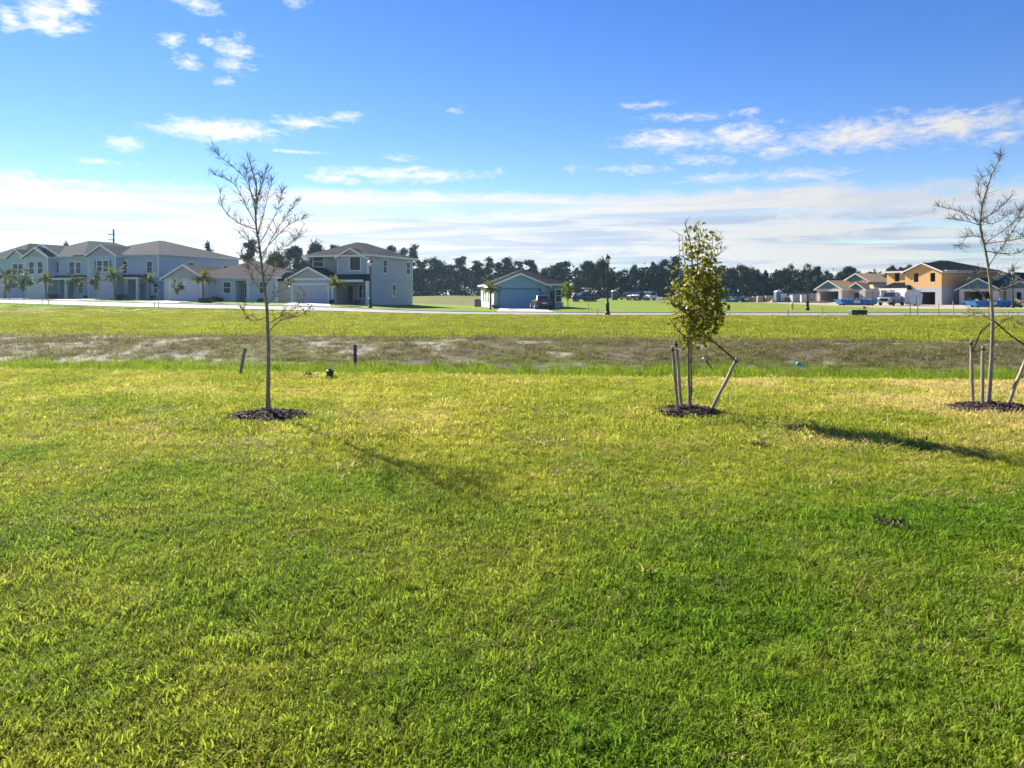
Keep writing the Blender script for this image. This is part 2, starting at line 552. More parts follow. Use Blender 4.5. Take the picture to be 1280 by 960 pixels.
# ------------------------------------------------------------------ grass: tufts of real blades on points
def blade_tuft(name, n, rad, h, w, mat_, lean=0.6, seed=0):
    g = random.Random(seed)
    b = MB()
    for _ in range(n):
        r, t = rad * math.sqrt(g.random()), g.uniform(0, 6.283)
        x, y = r * math.cos(t), r * math.sin(t)
        a = g.uniform(0, 6.283)
        d = Vector((math.cos(a), math.sin(a), 0))
        sd = Vector((-d.y, d.x, 0))
        sd.rotate(Matrix.Rotation(g.uniform(-0.8, 0.8), 3, 'Z'))
        H = h * g.uniform(0.45, 1.2)
        L = lean * g.uniform(0.2, 1.3) * H
        W = w * g.uniform(0.45, 1.25) * 0.5
        p0 = Vector((x, y, -0.01))
        p1 = p0 + d * L * 0.28 + Vector((0, 0, H * 0.55))
        p2 = p0 + d * L * 0.72 + Vector((0, 0, H * 0.88))
        p3 = p0 + d * L * 1.15 + Vector((0, 0, H * g.uniform(0.80, 1.05)))
        b.add([p0 - sd * W, p0 + sd * W, p1 - sd * W, p1 + sd * W, p2 - sd * W * .75, p2 + sd * W * .75, p3],
              [(0, 1, 3, 2), (2, 3, 5, 4), (4, 5, 6)])
    me = bpy.data.meshes.new(name)
    me.from_pydata(b.v, [], b.f)
    me.materials.append(mat_)
    return bpy.data.objects.new(name, me)


def scatter(name, label, pts, col, rot, scl, idx, tufts, cat):
    """ONE object: tufts instanced on its points by geometry nodes"""
    me = bpy.data.meshes.new(name)
    me.vertices.add(len(pts))
    me.vertices.foreach_set('co', np.asarray(pts, np.float32).ravel())
    me.attributes.new('tint', 'FLOAT_COLOR', 'POINT').data.foreach_set(
        'color', np.concatenate([col, np.ones((len(pts), 1))], 1).astype(np.float32).ravel())
    me.attributes.new('turn', 'FLOAT_VECTOR', 'POINT').data.foreach_set('vector', rot.astype(np.float32).ravel())
    me.attributes.new('size', 'FLOAT', 'POINT').data.foreach_set('value', scl.astype(np.float32))
    me.attributes.new('pick', 'INT', 'POINT').data.foreach_set('value', idx.astype(np.int32))
    o = bpy.data.objects.new(name, me)
    COL.objects.link(o)
    src = bpy.data.collections.new(name + '_tufts')
    for t in tufts:
        src.objects.link(t)
    ng = bpy.data.node_groups.new(name, 'GeometryNodeTree')
    ng.interface.new_socket('Geometry', in_out='INPUT', socket_type='NodeSocketGeometry')
    ng.interface.new_socket('Geometry', in_out='OUTPUT', socket_type='NodeSocketGeometry')
    gi, go = ng.nodes.new('NodeGroupInput'), ng.nodes.new('NodeGroupOutput')
    ci = ng.nodes.new('GeometryNodeCollectionInfo')
    ci.inputs['Collection'].default_value = src
    ci.inputs['Separate Children'].default_value = True
    ci.inputs['Reset Children'].default_value = True

    def na(nm, dt):
        n = ng.nodes.new('GeometryNodeInputNamedAttribute')
        n.data_type = dt
        n.inputs['Name'].default_value = nm
        return n.outputs['Attribute']
    iop = ng.nodes.new('GeometryNodeInstanceOnPoints')
    L = ng.links.new
    L(gi.outputs[0], iop.inputs['Points'])
    L(ci.outputs[0], iop.inputs['Instance'])
    iop.inputs['Pick Instance'].default_value = True
    L(na('pick', 'INT'), iop.inputs['Instance Index'])
    L(na('turn', 'FLOAT_VECTOR'), iop.inputs['Rotation'])
    L(na('size', 'FLOAT'), iop.inputs['Scale'])
    L(iop.outputs[0], go.inputs[0])
    md = o.modifiers.new('scatter', 'NODES')
    md.node_group = ng
    return tag(o, label, cat, kind='stuff')


def wedge(y0, y1, dens, margin=1.2):
    """random points in the strip y0..y1 of the ground that the view (and a step beside it) takes in"""
    hw = 0.70
    n = int(dens * ((y1 - y0) * 2 * (hw * (y0 + y1) / 2 + margin)))
    y = np.sqrt(nrg.uniform(0, 1, n * 2) * (y1 ** 2 - y0 ** 2) + y0 ** 2)
    x = nrg.uniform(-1, 1, n * 2) * (hw * y1 + margin)
    k = np.abs(x) < hw * y + margin
    x, y = x[k][:n], y[k][:n]
    return x, y


BLADE = leaf_mat('grass_blade', None, None, trans=0.5, rough=0.6, scale=14.0, attr='tint', tint=1.28, spec=0.08)
beds = []       # mulch rings, filled below: (x, y, rx, ry)
MULCH = [(at(334, 10.42), 0.60, 0.50), (at(859, 10.72), 0.53, 0.47), (at(1240, 11.1), 0.72, 0.50)]


def lawn_points(x, y):
    keep = np.ones(len(x), bool)
    for c, rx, ry in MULCH:
        keep &= ((x - c.x) / rx) ** 2 + ((y - c.y) / ry) ** 2 > 1.0 + 0.25 * (y < c.y)
    return x[keep], y[keep]


EX = [-110, -70, -51, -33, -14, -5.4, 3.8, 16, 40, 75, 120]
EYY = [86, 79, 75, 70, 65.2, 63.2, 60.6, 58.8, 58.8, 62, 70]


def make_grass():
    near = [blade_tuft('lawn_tuft', 46, 0.085, 0.035, 0.0054, BLADE, 0.95, 10 + k) for k in range(7)]
    mid = [blade_tuft('lawn_tuft', 72, 0.19, 0.038, 0.0076, BLADE, 0.9, 30 + k) for k in range(5)]
    far = [blade_tuft('lawn_tuft', 70, 0.62, 0.085, 0.024, BLADE, 0.7, 40 + k) for k in range(4)]
    P, C, RT, SC, IX = [], [], [], [], []

    def put(x, y, base, cnt, smin, smax, tilt, hk=1.0):
        c, bare, s = ground_colour(x, y)
        z = terrain(x, y)
        n = len(x)
        P.append(np.stack([x, y, z], 1))
        C.append(c * nrg.uniform(0.70, 1.35, (n, 1)))
        RT.append(np.stack([nrg.normal(0, tilt, n), nrg.normal(0, tilt, n), nrg.uniform(0, 6.283, n)], 1))
        h = 0.80 + 0.55 * fbm(x, y, 0.8, 131, 3)
        SC.append(nrg.uniform(smin, smax, n) * h * hk)
        IX.append(base + nrg.integers(0, cnt, n))

    for y0, y1, d in ((1.4, 3.4, 760), (3.4, 6.0, 600), (6.0, 8.5, 400)):
        put(*lawn_points(*wedge(y0, y1, d, 2.2)), 0, 7, 0.75, 1.25, 0.20)
    for y0, y1, d in ((8.5, 12, 115), (12, 17.5, 70)):
        put(*lawn_points(*wedge(y0, y1, d, 2.5)), 7, 5, 0.75, 1.3, 0.15)
    for y0, y1, d in ((26.5, 40, 5.0), (40, 60, 3.4), (60, 80, 2.0)):
        x, y = wedge(y0, y1, d, 6)
        s = swale_y(x, y)
        k = (s > 28.0 - 0.5 * nrg.random(len(x))) & ~((y > np.interp(x, EX, EYY) - 0.9) & (y < np.interp(x, EX, EYY) + 7.9))
        k &= y < np.interp(x, EX, EYY) + 8.5
        put(x[k], y[k], 12, 4, 0.7, 1.2, 0.06)
    thatch = [blade_tuft('lawn_tuft', 12, 0.10, 0.024, 0.0050, BLADE, 2.4, 50 + k) for k in range(3)]
    for y0, y1, d, sc in ((1.4, 6, 60, 0.7), (6, 11, 45, 1.2)):
        x, y = lawn_points(*wedge(y0, y1, d, 2.2))
        k = nrg.random(len(x)) < sstep(0.40, 0.66, fbm(x, y, 0.7, 222, 4))
        put(x[k], y[k], 16, 3, 0.9 * sc, 1.7 * sc, 0.15)
        P[-1][:, 2] += 0.018
        C[-1] = np.array([[0.40, 0.32, 0.15]]) * nrg.uniform(0.5, 1.15, (int(k.sum()), 1))
    scatter('grass', 'short yellow green lawn grass in front of and behind the ditch', np.concatenate(P), np.concatenate(C), np.concatenate(RT),
            np.concatenate(SC), np.concatenate(IX), near + mid + far + thatch, 'grass')

    # tall wet grass in the ditch and thin weeds on its far bank
    P.clear(), C.clear(), RT.clear(), SC.clear(), IX.clear()
    tall = [blade_tuft('ditch_tuft', 44, 0.20, 0.38, 0.011, BLADE, 0.35, 60 + k) for k in range(4)]
    weed = [blade_tuft('weed_tuft', 34, 0.17, 0.085, 0.010, BLADE, 1.1, 70 + k) for k in range(4)]
    x, y = wedge(13.5, 24.5, 26, 3)
    s = swale_y(x, y)
    k = (s > 16.6 + 0.6 * nrg.random(len(x))) & (s < 21.4 + 1.5 * (fbm(x, y, 3.0, 96, 3) - 0.5) - 0.8 * nrg.random(len(x)))
    k &= nrg.random(len(x)) < 0.25 + 1.1 * sstep(0.32, 0.5, fbm(x, y, 0.9, 301, 3))
    put(x[k], y[k], 0, 4, 0.45, 1.05, 0.12, 0.9)
    C[-1] = np.array([DITCH]) * nrg.uniform(0.75, 1.45, (k.sum(), 1)) * np.array([[1, 1, 1]])
    x, y = wedge(17, 33, 42, 4)
    s = swale_y(x, y)
    v = fbm(x, y, 1.6, 85, 4) * 0.5 + fbm(x, y, 0.9, 77, 3) * 0.5
    pxx = 640 + F * x / np.maximum(y, 1)
    k = (s > 20.6) & (s < 29) & (nrg.random(len(x)) > 0.55 * sandy_of(x, y, pxx)) & (nrg.random(len(x)) < sstep(0.34, 0.56, v) * 0.85 + 0.15)
    put(x[k], y[k], 4, 4, 0.5, 1.3, 0.2)
    n = int(k.sum())
    t = nrg.random((n, 1))
    low = sstep(24.5, 21.5, s[k])[:, None]
    brown = np.array([[0.165, 0.135, 0.082]]) * (1 - t) + np.array([[0.165, 0.16, 0.05]]) * t
    C[-1] = (brown * (1 - low) + np.array([[0.13, 0.17, 0.018]]) * low) * nrg.uniform(0.6, 1.3, (n, 1))
    scatter('ditch_grass', 'tall bright green grass and brown weeds in the shallow ditch', np.concatenate(P), np.concatenate(C), np.concatenate(RT),
            np.concatenate(SC), np.concatenate(IX), tall + weed, 'grass')


make_grass()


# ------------------------------------------------------------------ street, kerbs, drives
def ribbon(name, line, width, m, lift=0.03, step=1.5, z_of=gz):
    """a paved strip on the terrain: LINE is its near edge (x, y), it is WIDTH deep in +y"""
    pts = []
    for (a, b) in zip(line[:-1], line[1:]):
        n = max(1, int(math.hypot(b[0] - a[0], b[1] - a[1]) / step))
        pts += [(a[0] + (b[0] - a[0]) * i / n, a[1] + (b[1] - a[1]) * i / n) for i in range(n)]
    pts.append(line[-1])
    # rounded course
    for _ in range(6):
        pts = [pts[0]] + [(pts[i][0], (pts[i - 1][1] + 2 * pts[i][1] + pts[i + 1][1]) / 4) for i in range(1, len(pts) - 1)] + [pts[-1]]
    b = MB()
    nc = max(2, int(width / 1.2) + 1)
    vs, fs = [], []
    for i, (x, y) in enumerate(pts):
        for k in range(nc):
            yy = y + width * k / (nc - 1)
            vs.append((x, yy, z_of(x, yy) + lift))
    for i in range(len(pts) - 1):
        for k in range(nc - 1):
            fs.append((i * nc + k, (i + 1) * nc + k, (i + 1) * nc + k + 1, i * nc + k + 1))
    # skirts down into the ground
    o = len(vs)
    for i in range(len(pts)):
        for k in (0, nc - 1):
            v = vs[i * nc + k]
            vs.append((v[0], v[1], v[2] - 0.35))
    for i in range(len(pts) - 1):
        fs.append((o + 2 * i, o + 2 * i + 2, (i + 1) * nc, i * nc))
        fs.append((i * nc + nc - 1, (i + 1) * nc + nc - 1, o + 2 * i + 3, o + 2 * i + 1))
    b.add(vs, fs)
    return b.build(name, m)


EDGE = [(-110, 86), (-70, 79), (-51, 75), (-33, 70), (-14, 65.2), (-5.4, 63.2), (3.8, 60.6), (16, 58.8), (40, 58.8), (75, 62), (120, 70)]
asph = mat('pale_concrete_road', (0.24, 0.228, 0.212), 0.9, 0.10, 1.2, bump=0.2)
conc = mat('concrete_paving', (0.46, 0.44, 0.41), 0.85, 0.10, 1.5, bump=0.15)
kerbm = mat('concrete_kerb', (0.38, 0.365, 0.34), 0.85, 0.10, 1.5)
tag(ribbon('road', EDGE, 7.0, asph, 0.03), kind='structure')
tag(ribbon('kerb', [(x, y - 0.45) for x, y in EDGE], 0.45, kerbm, 0.06), kind='structure')
tag(ribbon('kerb', [(x, y + 7.0) for x, y in EDGE], 0.45, kerbm, 0.10), kind='structure')


def slab(name, poly, m, lift=0.055, n=10):
    """four-cornered paved area on the terrain: corners (x, y) near-left, near-right, far-right, far-left"""
    vs, fs = [], []
    for j in range(n + 1):
        for i in range(n + 1):
            u, v = i / n, j / n
            x = (poly[0][0] * (1 - u) + poly[1][0] * u) * (1 - v) + (poly[3][0] * (1 - u) + poly[2][0] * u) * v
            y = (poly[0][1] * (1 - u) + poly[1][1] * u) * (1 - v) + (poly[3][1] * (1 - u) + poly[2][1] * u) * v
            vs.append((x, y, gz(x, y) + lift))
    for j in range(n):
        for i in range(n):
            a = j * (n + 1) + i
            fs.append((a, a + 1, a + n + 2, a + n + 1))
    b = MB().add(vs, fs)
    return tag(b.build(name, m), kind='structure')


def edge_y(x):
    return float(np.interp(x, [p[0] for p in EDGE], [p[1] for p in EDGE]))

# ------------------------------------------------------------------ buildings
class Frame:
    """a house's own axes: u along the front (to the right), w into the house; (0, 0) is where the column PX meets depth Y"""
    def __init__(s, px, Y, th, z):
        s.th = R(th)
        s.C = Vector(((px - 640) / F * Y, Y))
        s.u = Vector((math.cos(s.th), math.sin(s.th)))
        s.w = Vector((-math.sin(s.th), math.cos(s.th)))
        s.z = z

    def X(s, px, w=0.0):
        k = (px - 640) / F
        q = s.C + s.w * w
        return -(q.x - k * q.y) / (s.u.x - k * s.u.y)

    def W(s, px, u=0.0):
        k = (px - 640) / F
        q = s.C + s.u * u
        return -(q.x - k * q.y) / (s.w.x - k * s.w.y)

    def Z(s, py, u=0.0, w=0.0):
        q = s.C + s.u * u + s.w * w
        return CAMZ - (py - HOR) / F * q.y - s.z

    def P(s, u, w):
        q = s.C + s.u * u + s.w * w
        return q.x, q.y

    @property
    def loc(s):
        return (s.C.x, s.C.y, s.z)


def facewall(b, axis, a0, a1, d, z0, z1, t, holes=()):
    """a wall t thick with real openings; axis 'x': runs along u at depth d, 'y': runs along w at u = d; t may be negative"""
    def put(p0, p1, q0, q1):
        if p1 - p0 < 1e-4 or q1 - q0 < 1e-4:
            return
        lo, hi = min(d, d + t), max(d, d + t)
        if axis == 'x':
            b.box(p0, p1, lo, hi, q0, q1)
        else:
            b.box(lo, hi, p0, p1, q0, q1)
    hs = sorted(holes)
    p = a0
    for (h0, h1, g0, g1) in hs:
        put(p, h0, z0, z1)
        put(h0, h1, z0, g0)
        put(h0, h1, g1, z1)
        p = h1
    put(p, a1, z0, z1)


def shell(b, x0, x1, y0, y1, h, front=(), right=(), left=(), t=0.2, z0=-0.5):
    facewall(b, 'x', x0, x1, y0, z0, h, t, front)
    facewall(b, 'x', x0, x1, y1, z0, h, -t)
    facewall(b, 'y', y0 + t, y1 - t, x0, z0, h, t, left)
    facewall(b, 'y', y0 + t, y1 - t, x1, z0, h, -t, right)


def hip(b, x0, x1, y0, y1, z, rise, ov=0.4, th=0.16):
    """hipped roof over a rectangle, with a slab edge"""
    x0, x1, y0, y1 = x0 - ov, x1 + ov, y0 - ov, y1 + ov
    w, d = x1 - x0, y1 - y0
    if w >= d:
        r = [(x0 + d / 2, (y0 + y1) / 2), (x1 - d / 2, (y0 + y1) / 2)]
    else:
        r = [((x0 + x1) / 2, y0 + w / 2), ((x0 + x1) / 2, y1 - w / 2)]
    c = [(x0, y0), (x1, y0), (x1, y1), (x0, y1)]
    vs = [(x, y, z) for x, y in c] + [(x, y, z + th) for x, y in c] + [(x, y, z + th + rise) for x, y in r]
    fs = [(0, 3, 2, 1), (0, 1, 5, 4), (1, 2, 6, 5), (2, 3, 7, 6), (3, 0, 4, 7)]
    if w >= d:
        fs += [(4, 5, 9, 8), (6, 7, 8, 9), (5, 6, 9), (7, 4, 8)]
    else:
        fs += [(5, 6, 9, 8), (7, 4, 8, 9), (4, 5, 8), (6, 7, 9)]
    b.add(vs, fs)


def eaves(b, x0, x1, y0, y1, z, ov=0.4, hgt=0.2, t=0.03):
    """fascia boards just outside a hip roof's slab edge"""
    x0, x1, y0, y1 = x0 - ov, x1 + ov, y0 - ov, y1 + ov
    b.box(x0 - t, x1 + t, y0 - t, y0 - 0.003, z - 0.03, z + hgt - 0.03)
    b.box(x0 - t, x1 + t, y1 + 0.003, y1 + t, z - 0.03, z + hgt - 0.03)
    b.box(x0 - t, x0 - 0.003, y0 - 0.002, y1 + 0.002, z - 0.03, z + hgt - 0.03)
    b.box(x1 + 0.003, x1 + t, y0 - 0.002, y1 + 0.002, z - 0.03, z + hgt - 0.03)


def gable_roof(b, fb, x0, x1, y0, y1, ze, rise, ov=0.35, th=0.14, front_ov=0.3):
    """gable roof with its gable to the front: slabs into B, rake and eave boards into FB"""
    xm = (x0 + x1) / 2
    sl = rise / (xm - x0)
    za = ze + rise
    xl, xr, zl = x0 - ov, x1 + ov, ze - ov * sl
    yf = y0 - front_ov
    b.prism([(xl, zl), (xl, zl + th), (xm, za + th), (xr, zl + th), (xr, zl), (xm, za)], yf, y1)
    f = 0.20
    fb.prism([(xl - 0.02, zl - f + th), (xl - 0.02, zl + th + 0.02), (xm, za + th + 0.025), (xm, za + th - f)], yf - 0.05, yf - 0.004)
    fb.prism([(xr + 0.02, zl - f + th), (xm, za + th - f), (xm, za + th + 0.025), (xr + 0.02, zl + th + 0.02)], yf - 0.05, yf - 0.004)
    fb.box(xl - 0.05, xl - 0.022, yf, y1, zl - 0.06, zl + th)
    fb.box(xr + 0.022, xr + 0.05, yf, y1, zl - 0.06, zl + th)


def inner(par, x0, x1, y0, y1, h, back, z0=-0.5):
    """ceiling and partition added to darken an unfinished room, its shade painted near-black"""
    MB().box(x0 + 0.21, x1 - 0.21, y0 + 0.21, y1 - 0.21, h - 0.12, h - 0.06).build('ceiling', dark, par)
    MB().box(x0 + 0.21, x1 - 0.21, back, back + 0.1, z0, h - 0.13).build('shade_partition', dark, par)


def gable_wall(b, x0, x1, y, ze, rise, t=0.2):
    b.prism([(x0, ze), (x1, ze), ((x0 + x1) / 2, ze + rise)], y, y + t)


PANE = None


def window(par, side, a, z, w, h, d, trim, pane, rails=1, name='window', depth=0.05):
    """side 'f' front (d = depth of the wall face), 'r' right wall (d = its u), 'l' left wall: frame as the part, glass as the sub-part"""
    def bx(b, p0, p1, q0, q1, o0, o1):
        if side == 'f':
            b.box(p0, p1, d - o1, d - o0, q0, q1)
        elif side == 'r':
            b.box(d + o0, d + o1, p0, p1, q0, q1)
        else:
            b.box(d - o1, d - o0, p0, p1, q0, q1)
    fw = 0.11
    b = MB()
    bx(b, a - w / 2 - fw, a + w / 2 + fw, z - fw, z, 0.004, depth)
    bx(b, a - w / 2 - fw, a + w / 2 + fw, z + h, z + h + fw, 0.004, depth)
    bx(b, a - w / 2 - fw, a - w / 2, z, z + h, 0.004, depth)
    bx(b, a + w / 2, a + w / 2 + fw, z, z + h, 0.004, depth)
    for k in range(rails):
        zz = z + h * (k + 1) / (rails + 1)
        bx(b, a - w / 2, a + w / 2, zz - 0.03, zz + 0.03, 0.004, depth - 0.008)
    f = b.build(name, trim, par)
    p = MB()
    bx(p, a - w / 2, a + w / 2, z, z + h, 0.006, 0.022)
    p.build('pane', pane, f)
    return f


def garage_door(par, x0, x1, z0, z1, y, dm, tm):
    b = MB()
    n = 4
    hh = (z1 - z0) / n
    for k in range(n):
        b.box(x0, x1, y - 0.045, y - 0.004, z0 + k * hh + 0.012, z0 + (k + 1) * hh - 0.012)
        m = 8
        ww = (x1 - x0) / m
        for j in range(m):
            b.box(x0 + j * ww + 0.08, x0 + (j + 1) * ww - 0.08, y - 0.06, y - 0.046, z0 + k * hh + 0.1, z0 + (k + 1) * hh - 0.1)
    d = b.build('garage_door', dm, par)
    t = MB()
    t.box(x0 - 0.16, x0 - 0.003, y - 0.07, y - 0.004, z0, z1 + 0.16)
    t.box(x1 + 0.003, x1 + 0.16, y - 0.07, y - 0.004, z0, z1 + 0.16)
    t.box(x0 - 0.003, x1 + 0.003, y - 0.07, y - 0.004, z1 + 0.003, z1 + 0.16)
    t.build('door_frame', tm, d)
    return d


def front_door(par, x0, x1, z1, y, dm, tm):
    b = MB()
    b.box(x0, x1, y - 0.05, y - 0.004, 0.02, z1)
    for (a, c) in ((0.12, 0.42), (0.5, 0.92)):
        b.box(x0 + 0.15, x1 - 0.15, y - 0.065, y - 0.051, z1 * a, z1 * c)
    d = b.build('door', dm, par)
    b = MB()
    b.tube([(x1 - 0.12, y - 0.10, z1 * 0.45), (x1 - 0.12, y - 0.10, z1 * 0.5)], 0.02)
    b.build('handle', tm, d)
    return d


wht = mat('white_trim_paint', (0.74, 0.74, 0.73), 0.6, 0.05, 2.0)
shingle = mat('dark_shingles', (0.021, 0.023, 0.036), 0.95, 0.25, 2.5, stretch=(1, 1, 6), bump=0.4, bscale=18, spec=0.05)
shingle_br = mat('brown_shingles', (0.060, 0.045, 0.052), 0.95, 0.25, 2.5, stretch=(1, 1, 6), bump=0.4, bscale=18, spec=0.05)
sid_blue = mat('pale_blue_siding', (0.40, 0.48, 0.57), 0.75, 0.05, 1.0, stretch=(.3, .3, 9), bump=0.2, bscale=9)
sid_grey = mat('warm_grey_siding', (0.37, 0.41, 0.46), 0.75, 0.05, 1.0, stretch=(.3, .3, 9), bump=0.2, bscale=9)
sid_greige = mat('greige_siding', (0.38, 0.37, 0.38), 0.75, 0.05, 1.0, stretch=(.3, .3, 9), bump=0.2, bscale=9)
stuc_white = mat('off_white_stucco', (0.54, 0.56, 0.60), 0.9, 0.06, 4.0, bump=0.2)
stuc_blue = mat('slate_blue_stucco', (0.27, 0.42, 0.49), 0.9, 0.06, 4.0, bump=0.2)
stuc_lgt = mat('light_grey_stucco', (0.66, 0.66, 0.64), 0.9, 0.06, 4.0, bump=0.2)
gdoor = mat('garage_door_paint', (0.64, 0.60, 0.63), 0.6, 0.04, 1.0)
gdoor_blue = mat('blue_garage_door', (0.20, 0.355, 0.455), 0.55, 0.05, 1.0)
gdoor_grey = mat('grey_garage_door', (0.42, 0.44, 0.50), 0.55, 0.05, 1.0)
door_dark = mat('dark_door_paint', (0.05, 0.055, 0.07), 0.5, 0.1, 2.0)
glass = mat('window_glass', (0.02, 0.028, 0.04), 0.15, 0.2, 0.6, spec=0.3)
stone = mat('stone_veneer', (0.30, 0.29, 0.29), 0.9, 0.5, 3.5, stretch=(1, 1, 2.2), bump=0.6, bscale=6)
acm = mat('dark_machine_metal', (0.045, 0.05, 0.055), 0.5, 0.2, 4.0)
shutter = mat('grey_shutter_paint', (0.16, 0.18, 0.21), 0.6, 0.1, 2.0)
gutterm = wht


def town_house():
    f = Frame(198, 99.0, -20, 0.95)
    t = thing('townhouse', 'long two storey blue grey townhouse row with front gables and many windows', 'house', f.loc, f.th)
    D = 15.5
    x0 = f.X(33)
    xa, xb = f.X(78), f.X(112)
    h = f.Z(318.5)
    w = MB()
    # storeys: porches are recesses in the ground floor
    pr = [(f.X(75), f.X(93)), (f.X(160), f.X(183))]
    g = 2.75
    w.box(x0, 0, 0, D, g, h)
    w.box(x0, pr[0][0], 0, D, -0.5, g)
    w.box(pr[0][1], pr[1][0], 0, D, -0.5, g)
    w.box(pr[1][1], 0, 0, D, -0.5, g)
    for a, c in pr:
        w.box(a, c, 2.6, D, -0.5, g)
    gab = [(f.X(31, -1.4), f.X(60, -1.4), 1.4), (f.X(110, -1.2), f.X(145, -1.2), 1.2)]
    for a, c, d in gab:
        w.box(a, c, -d, -0.002, -0.5, h)
    gab2 = (f.X(30), f.X(77))
    w.build('wall', sid_blue, t)
    # gable triangles, roofs, fascias
    rf, fa = MB(), MB()
    for a, c, d in gab:
        rise = (c - a) / 2 * 0.52
        gw = MB()
        gable_wall(gw, a, c, -d, h, rise)
        gw.build('gable', sid_greige, t)
        gable_roof(rf, fa, a, c, -d, 5.0, h, rise)
    gw = MB()
    rise = (gab2[1] - gab2[0]) / 2 * 0.46
    gable_wall(gw, gab2[0], gab2[1], -0.01, h + 0.01, rise)
    gw.build('gable', sid_greige, t)
    gable_roof(rf, fa, gab2[0], gab2[1], -0.02, 7.5, h + 0.05, rise, front_ov=0.35)
    hip(rf, x0, xb - 1.0, 0.003, D - 0.004, h + 0.01, 2.5, 0.45)
    hip(rf, xb - 2.4, 0, 0.0, D, h, 2.4, 0.40)
    rf.build('roof', shingle, t)
    eaves(fa, x0, xb - 3, 0.003, D - 0.004, h + 0.01, 0.45)
    eaves(fa, xb - 2.4, 0, 0, D, h, 0.40)
    fa.build('fascia', wht, t)
    # porch and lean-to roofs
    for a, c in ((f.X(60.5), f.X(108)), (f.X(146), f.X(184))):
        pf = MB()
        pf.hexa([(a, -1.5, g + .05), (c, -1.5, g + .05), (c, -.003, g + .05), (a, -.003, g + .05)], [(a, -1.5, g + .2), (c, -1.5, g + .2), (c, -.003, g + .62), (a, -.003, g + .62)])
        pr_ = pf.build('porch_roof', shingle, t)
        MB().box(a, c, -1.56, -1.503, g - 0.05, g + 0.2).build('porch_fascia', wht, pr_)
    for px in (93.5, 182):
        b = MB()
        b.box(f.X(px) - 0.16, f.X(px) + 0.16, -1.45, -1.13, -0.5, g + 0.04)
        b.build('porch_column', wht, t)
    # windows and doors
    for px, zz, ww, hh, d in ((39.5, 3.55, 0.95, 1.65, -1.4), (50.5, 3.55, 0.95, 1.65, -1.4), (71, 3.75, 0.9, 1.5, 0), (90, 3.5, 0.95, 1.65, 0), (98, 3.6, 0.9, 1.5, 0),
                              (124.5, 3.75, 0.85, 1.45, -1.2), (132.5, 3.75, 0.85, 1.45, -1.2), (156, 3.55, 0.85, 1.55, 0), (187, 3.55, 0.85, 1.5, 0), (101, 0.9, 0.85, 1.45, 0), (195, 0.9, 0.7, 1.35, 0)):
        window(t, 'f', f.X(px, d), zz, ww, hh, d, wht, glass)
    for px in (119.5, 138):
        b = MB()
        a = f.X(px, -1.2)
        b.box(a - 0.2, a + 0.2, -1.245, -1.204, 3.7, 5.25)
        for k in range(8):
            b.box(a - 0.16, a + 0.16, -1.26, -1.246, 3.78 + k * 0.18, 3.86 + k * 0.18)
        b.build('shutter', shutter, t)
    garage_door(t, f.X(36, -1.4), f.X(57, -1.4), 0, 2.2, -1.4, gdoor, wht)
    garage_door(t, f.X(123, -1.2), f.X(143, -1.2), 0, 2.2, -1.2, gdoor, wht)
    for a, c in pr:
        front_door(t, c - 1.5, c - 0.5, 2.1, 2.6, door_dark, wht)
    # side wall
    for px, zz in ((239, 3.6), (282, 3.4)):
        window(t, 'r', f.W(px, 0), zz, 0.9, 1.5, 0, wht, glass)
    MB().box(0.004, 0.05, -0.05, 0.10, -0.5, h - 0.03).box(-0.10, 0.004, -0.05, -0.004, -0.5, h - 0.03).build('corner_trim', wht, t)
    for a, c, d in gab:
        MB().box(c - 0.10, c + 0.02, -d - 0.03, -d - 0.004, -0.5, h - 0.03).build('corner_trim', wht, t)
        MB().box(a - 0.02, a + 0.10, -d - 0.03, -d - 0.004, -0.5, h - 0.03).build('corner_trim', wht, t)
    return f


def far_left_house():
    f = Frame(33, 112.0, -20, 1.0)
    t = thing('townhouse', 'hazy two storey house at the left edge beyond the long townhouse row', 'house', f.loc, f.th)
    x0 = f.X(-14)
    h = f.Z(322)
    w = MB()
    w.box(x0, -0.5, 0, 13, -0.5, h)
    ga = (f.X(11, -1.5), f.X(31, -1.5))
    w.box(ga[0], ga[1], -1.5, -0.003, -0.5, h)
    w.build('wall', sid_blue, t)
    gw, rf, fa = MB(), MB(), MB()
    rise = (ga[1] - ga[0]) / 2 * 0.62
    gable_wall(gw, ga[0], ga[1], -1.5, h, rise)
    gw.build('gable', sid_blue, t)
    gable_roof(rf, fa, ga[0], ga[1], -1.5, 5, h, rise)
    hip(rf, x0, -0.5, 0, 13, h, 2.3)
    eaves(fa, x0, -0.5, 0, 13, h)
    rf.build('roof', shingle, t)
    fa.build('fascia', wht, t)
    window(t, 'f', f.X(19, -1.5), 3.5, 1.0, 1.6, -1.5, wht, glass)
    window(t, 'f', f.X(26, -1.5), 3.5, 1.0, 1.6, -1.5, wht, glass)
    garage_door(t, f.X(-6), f.X(9), 0, 2.2, 0, gdoor, wht)


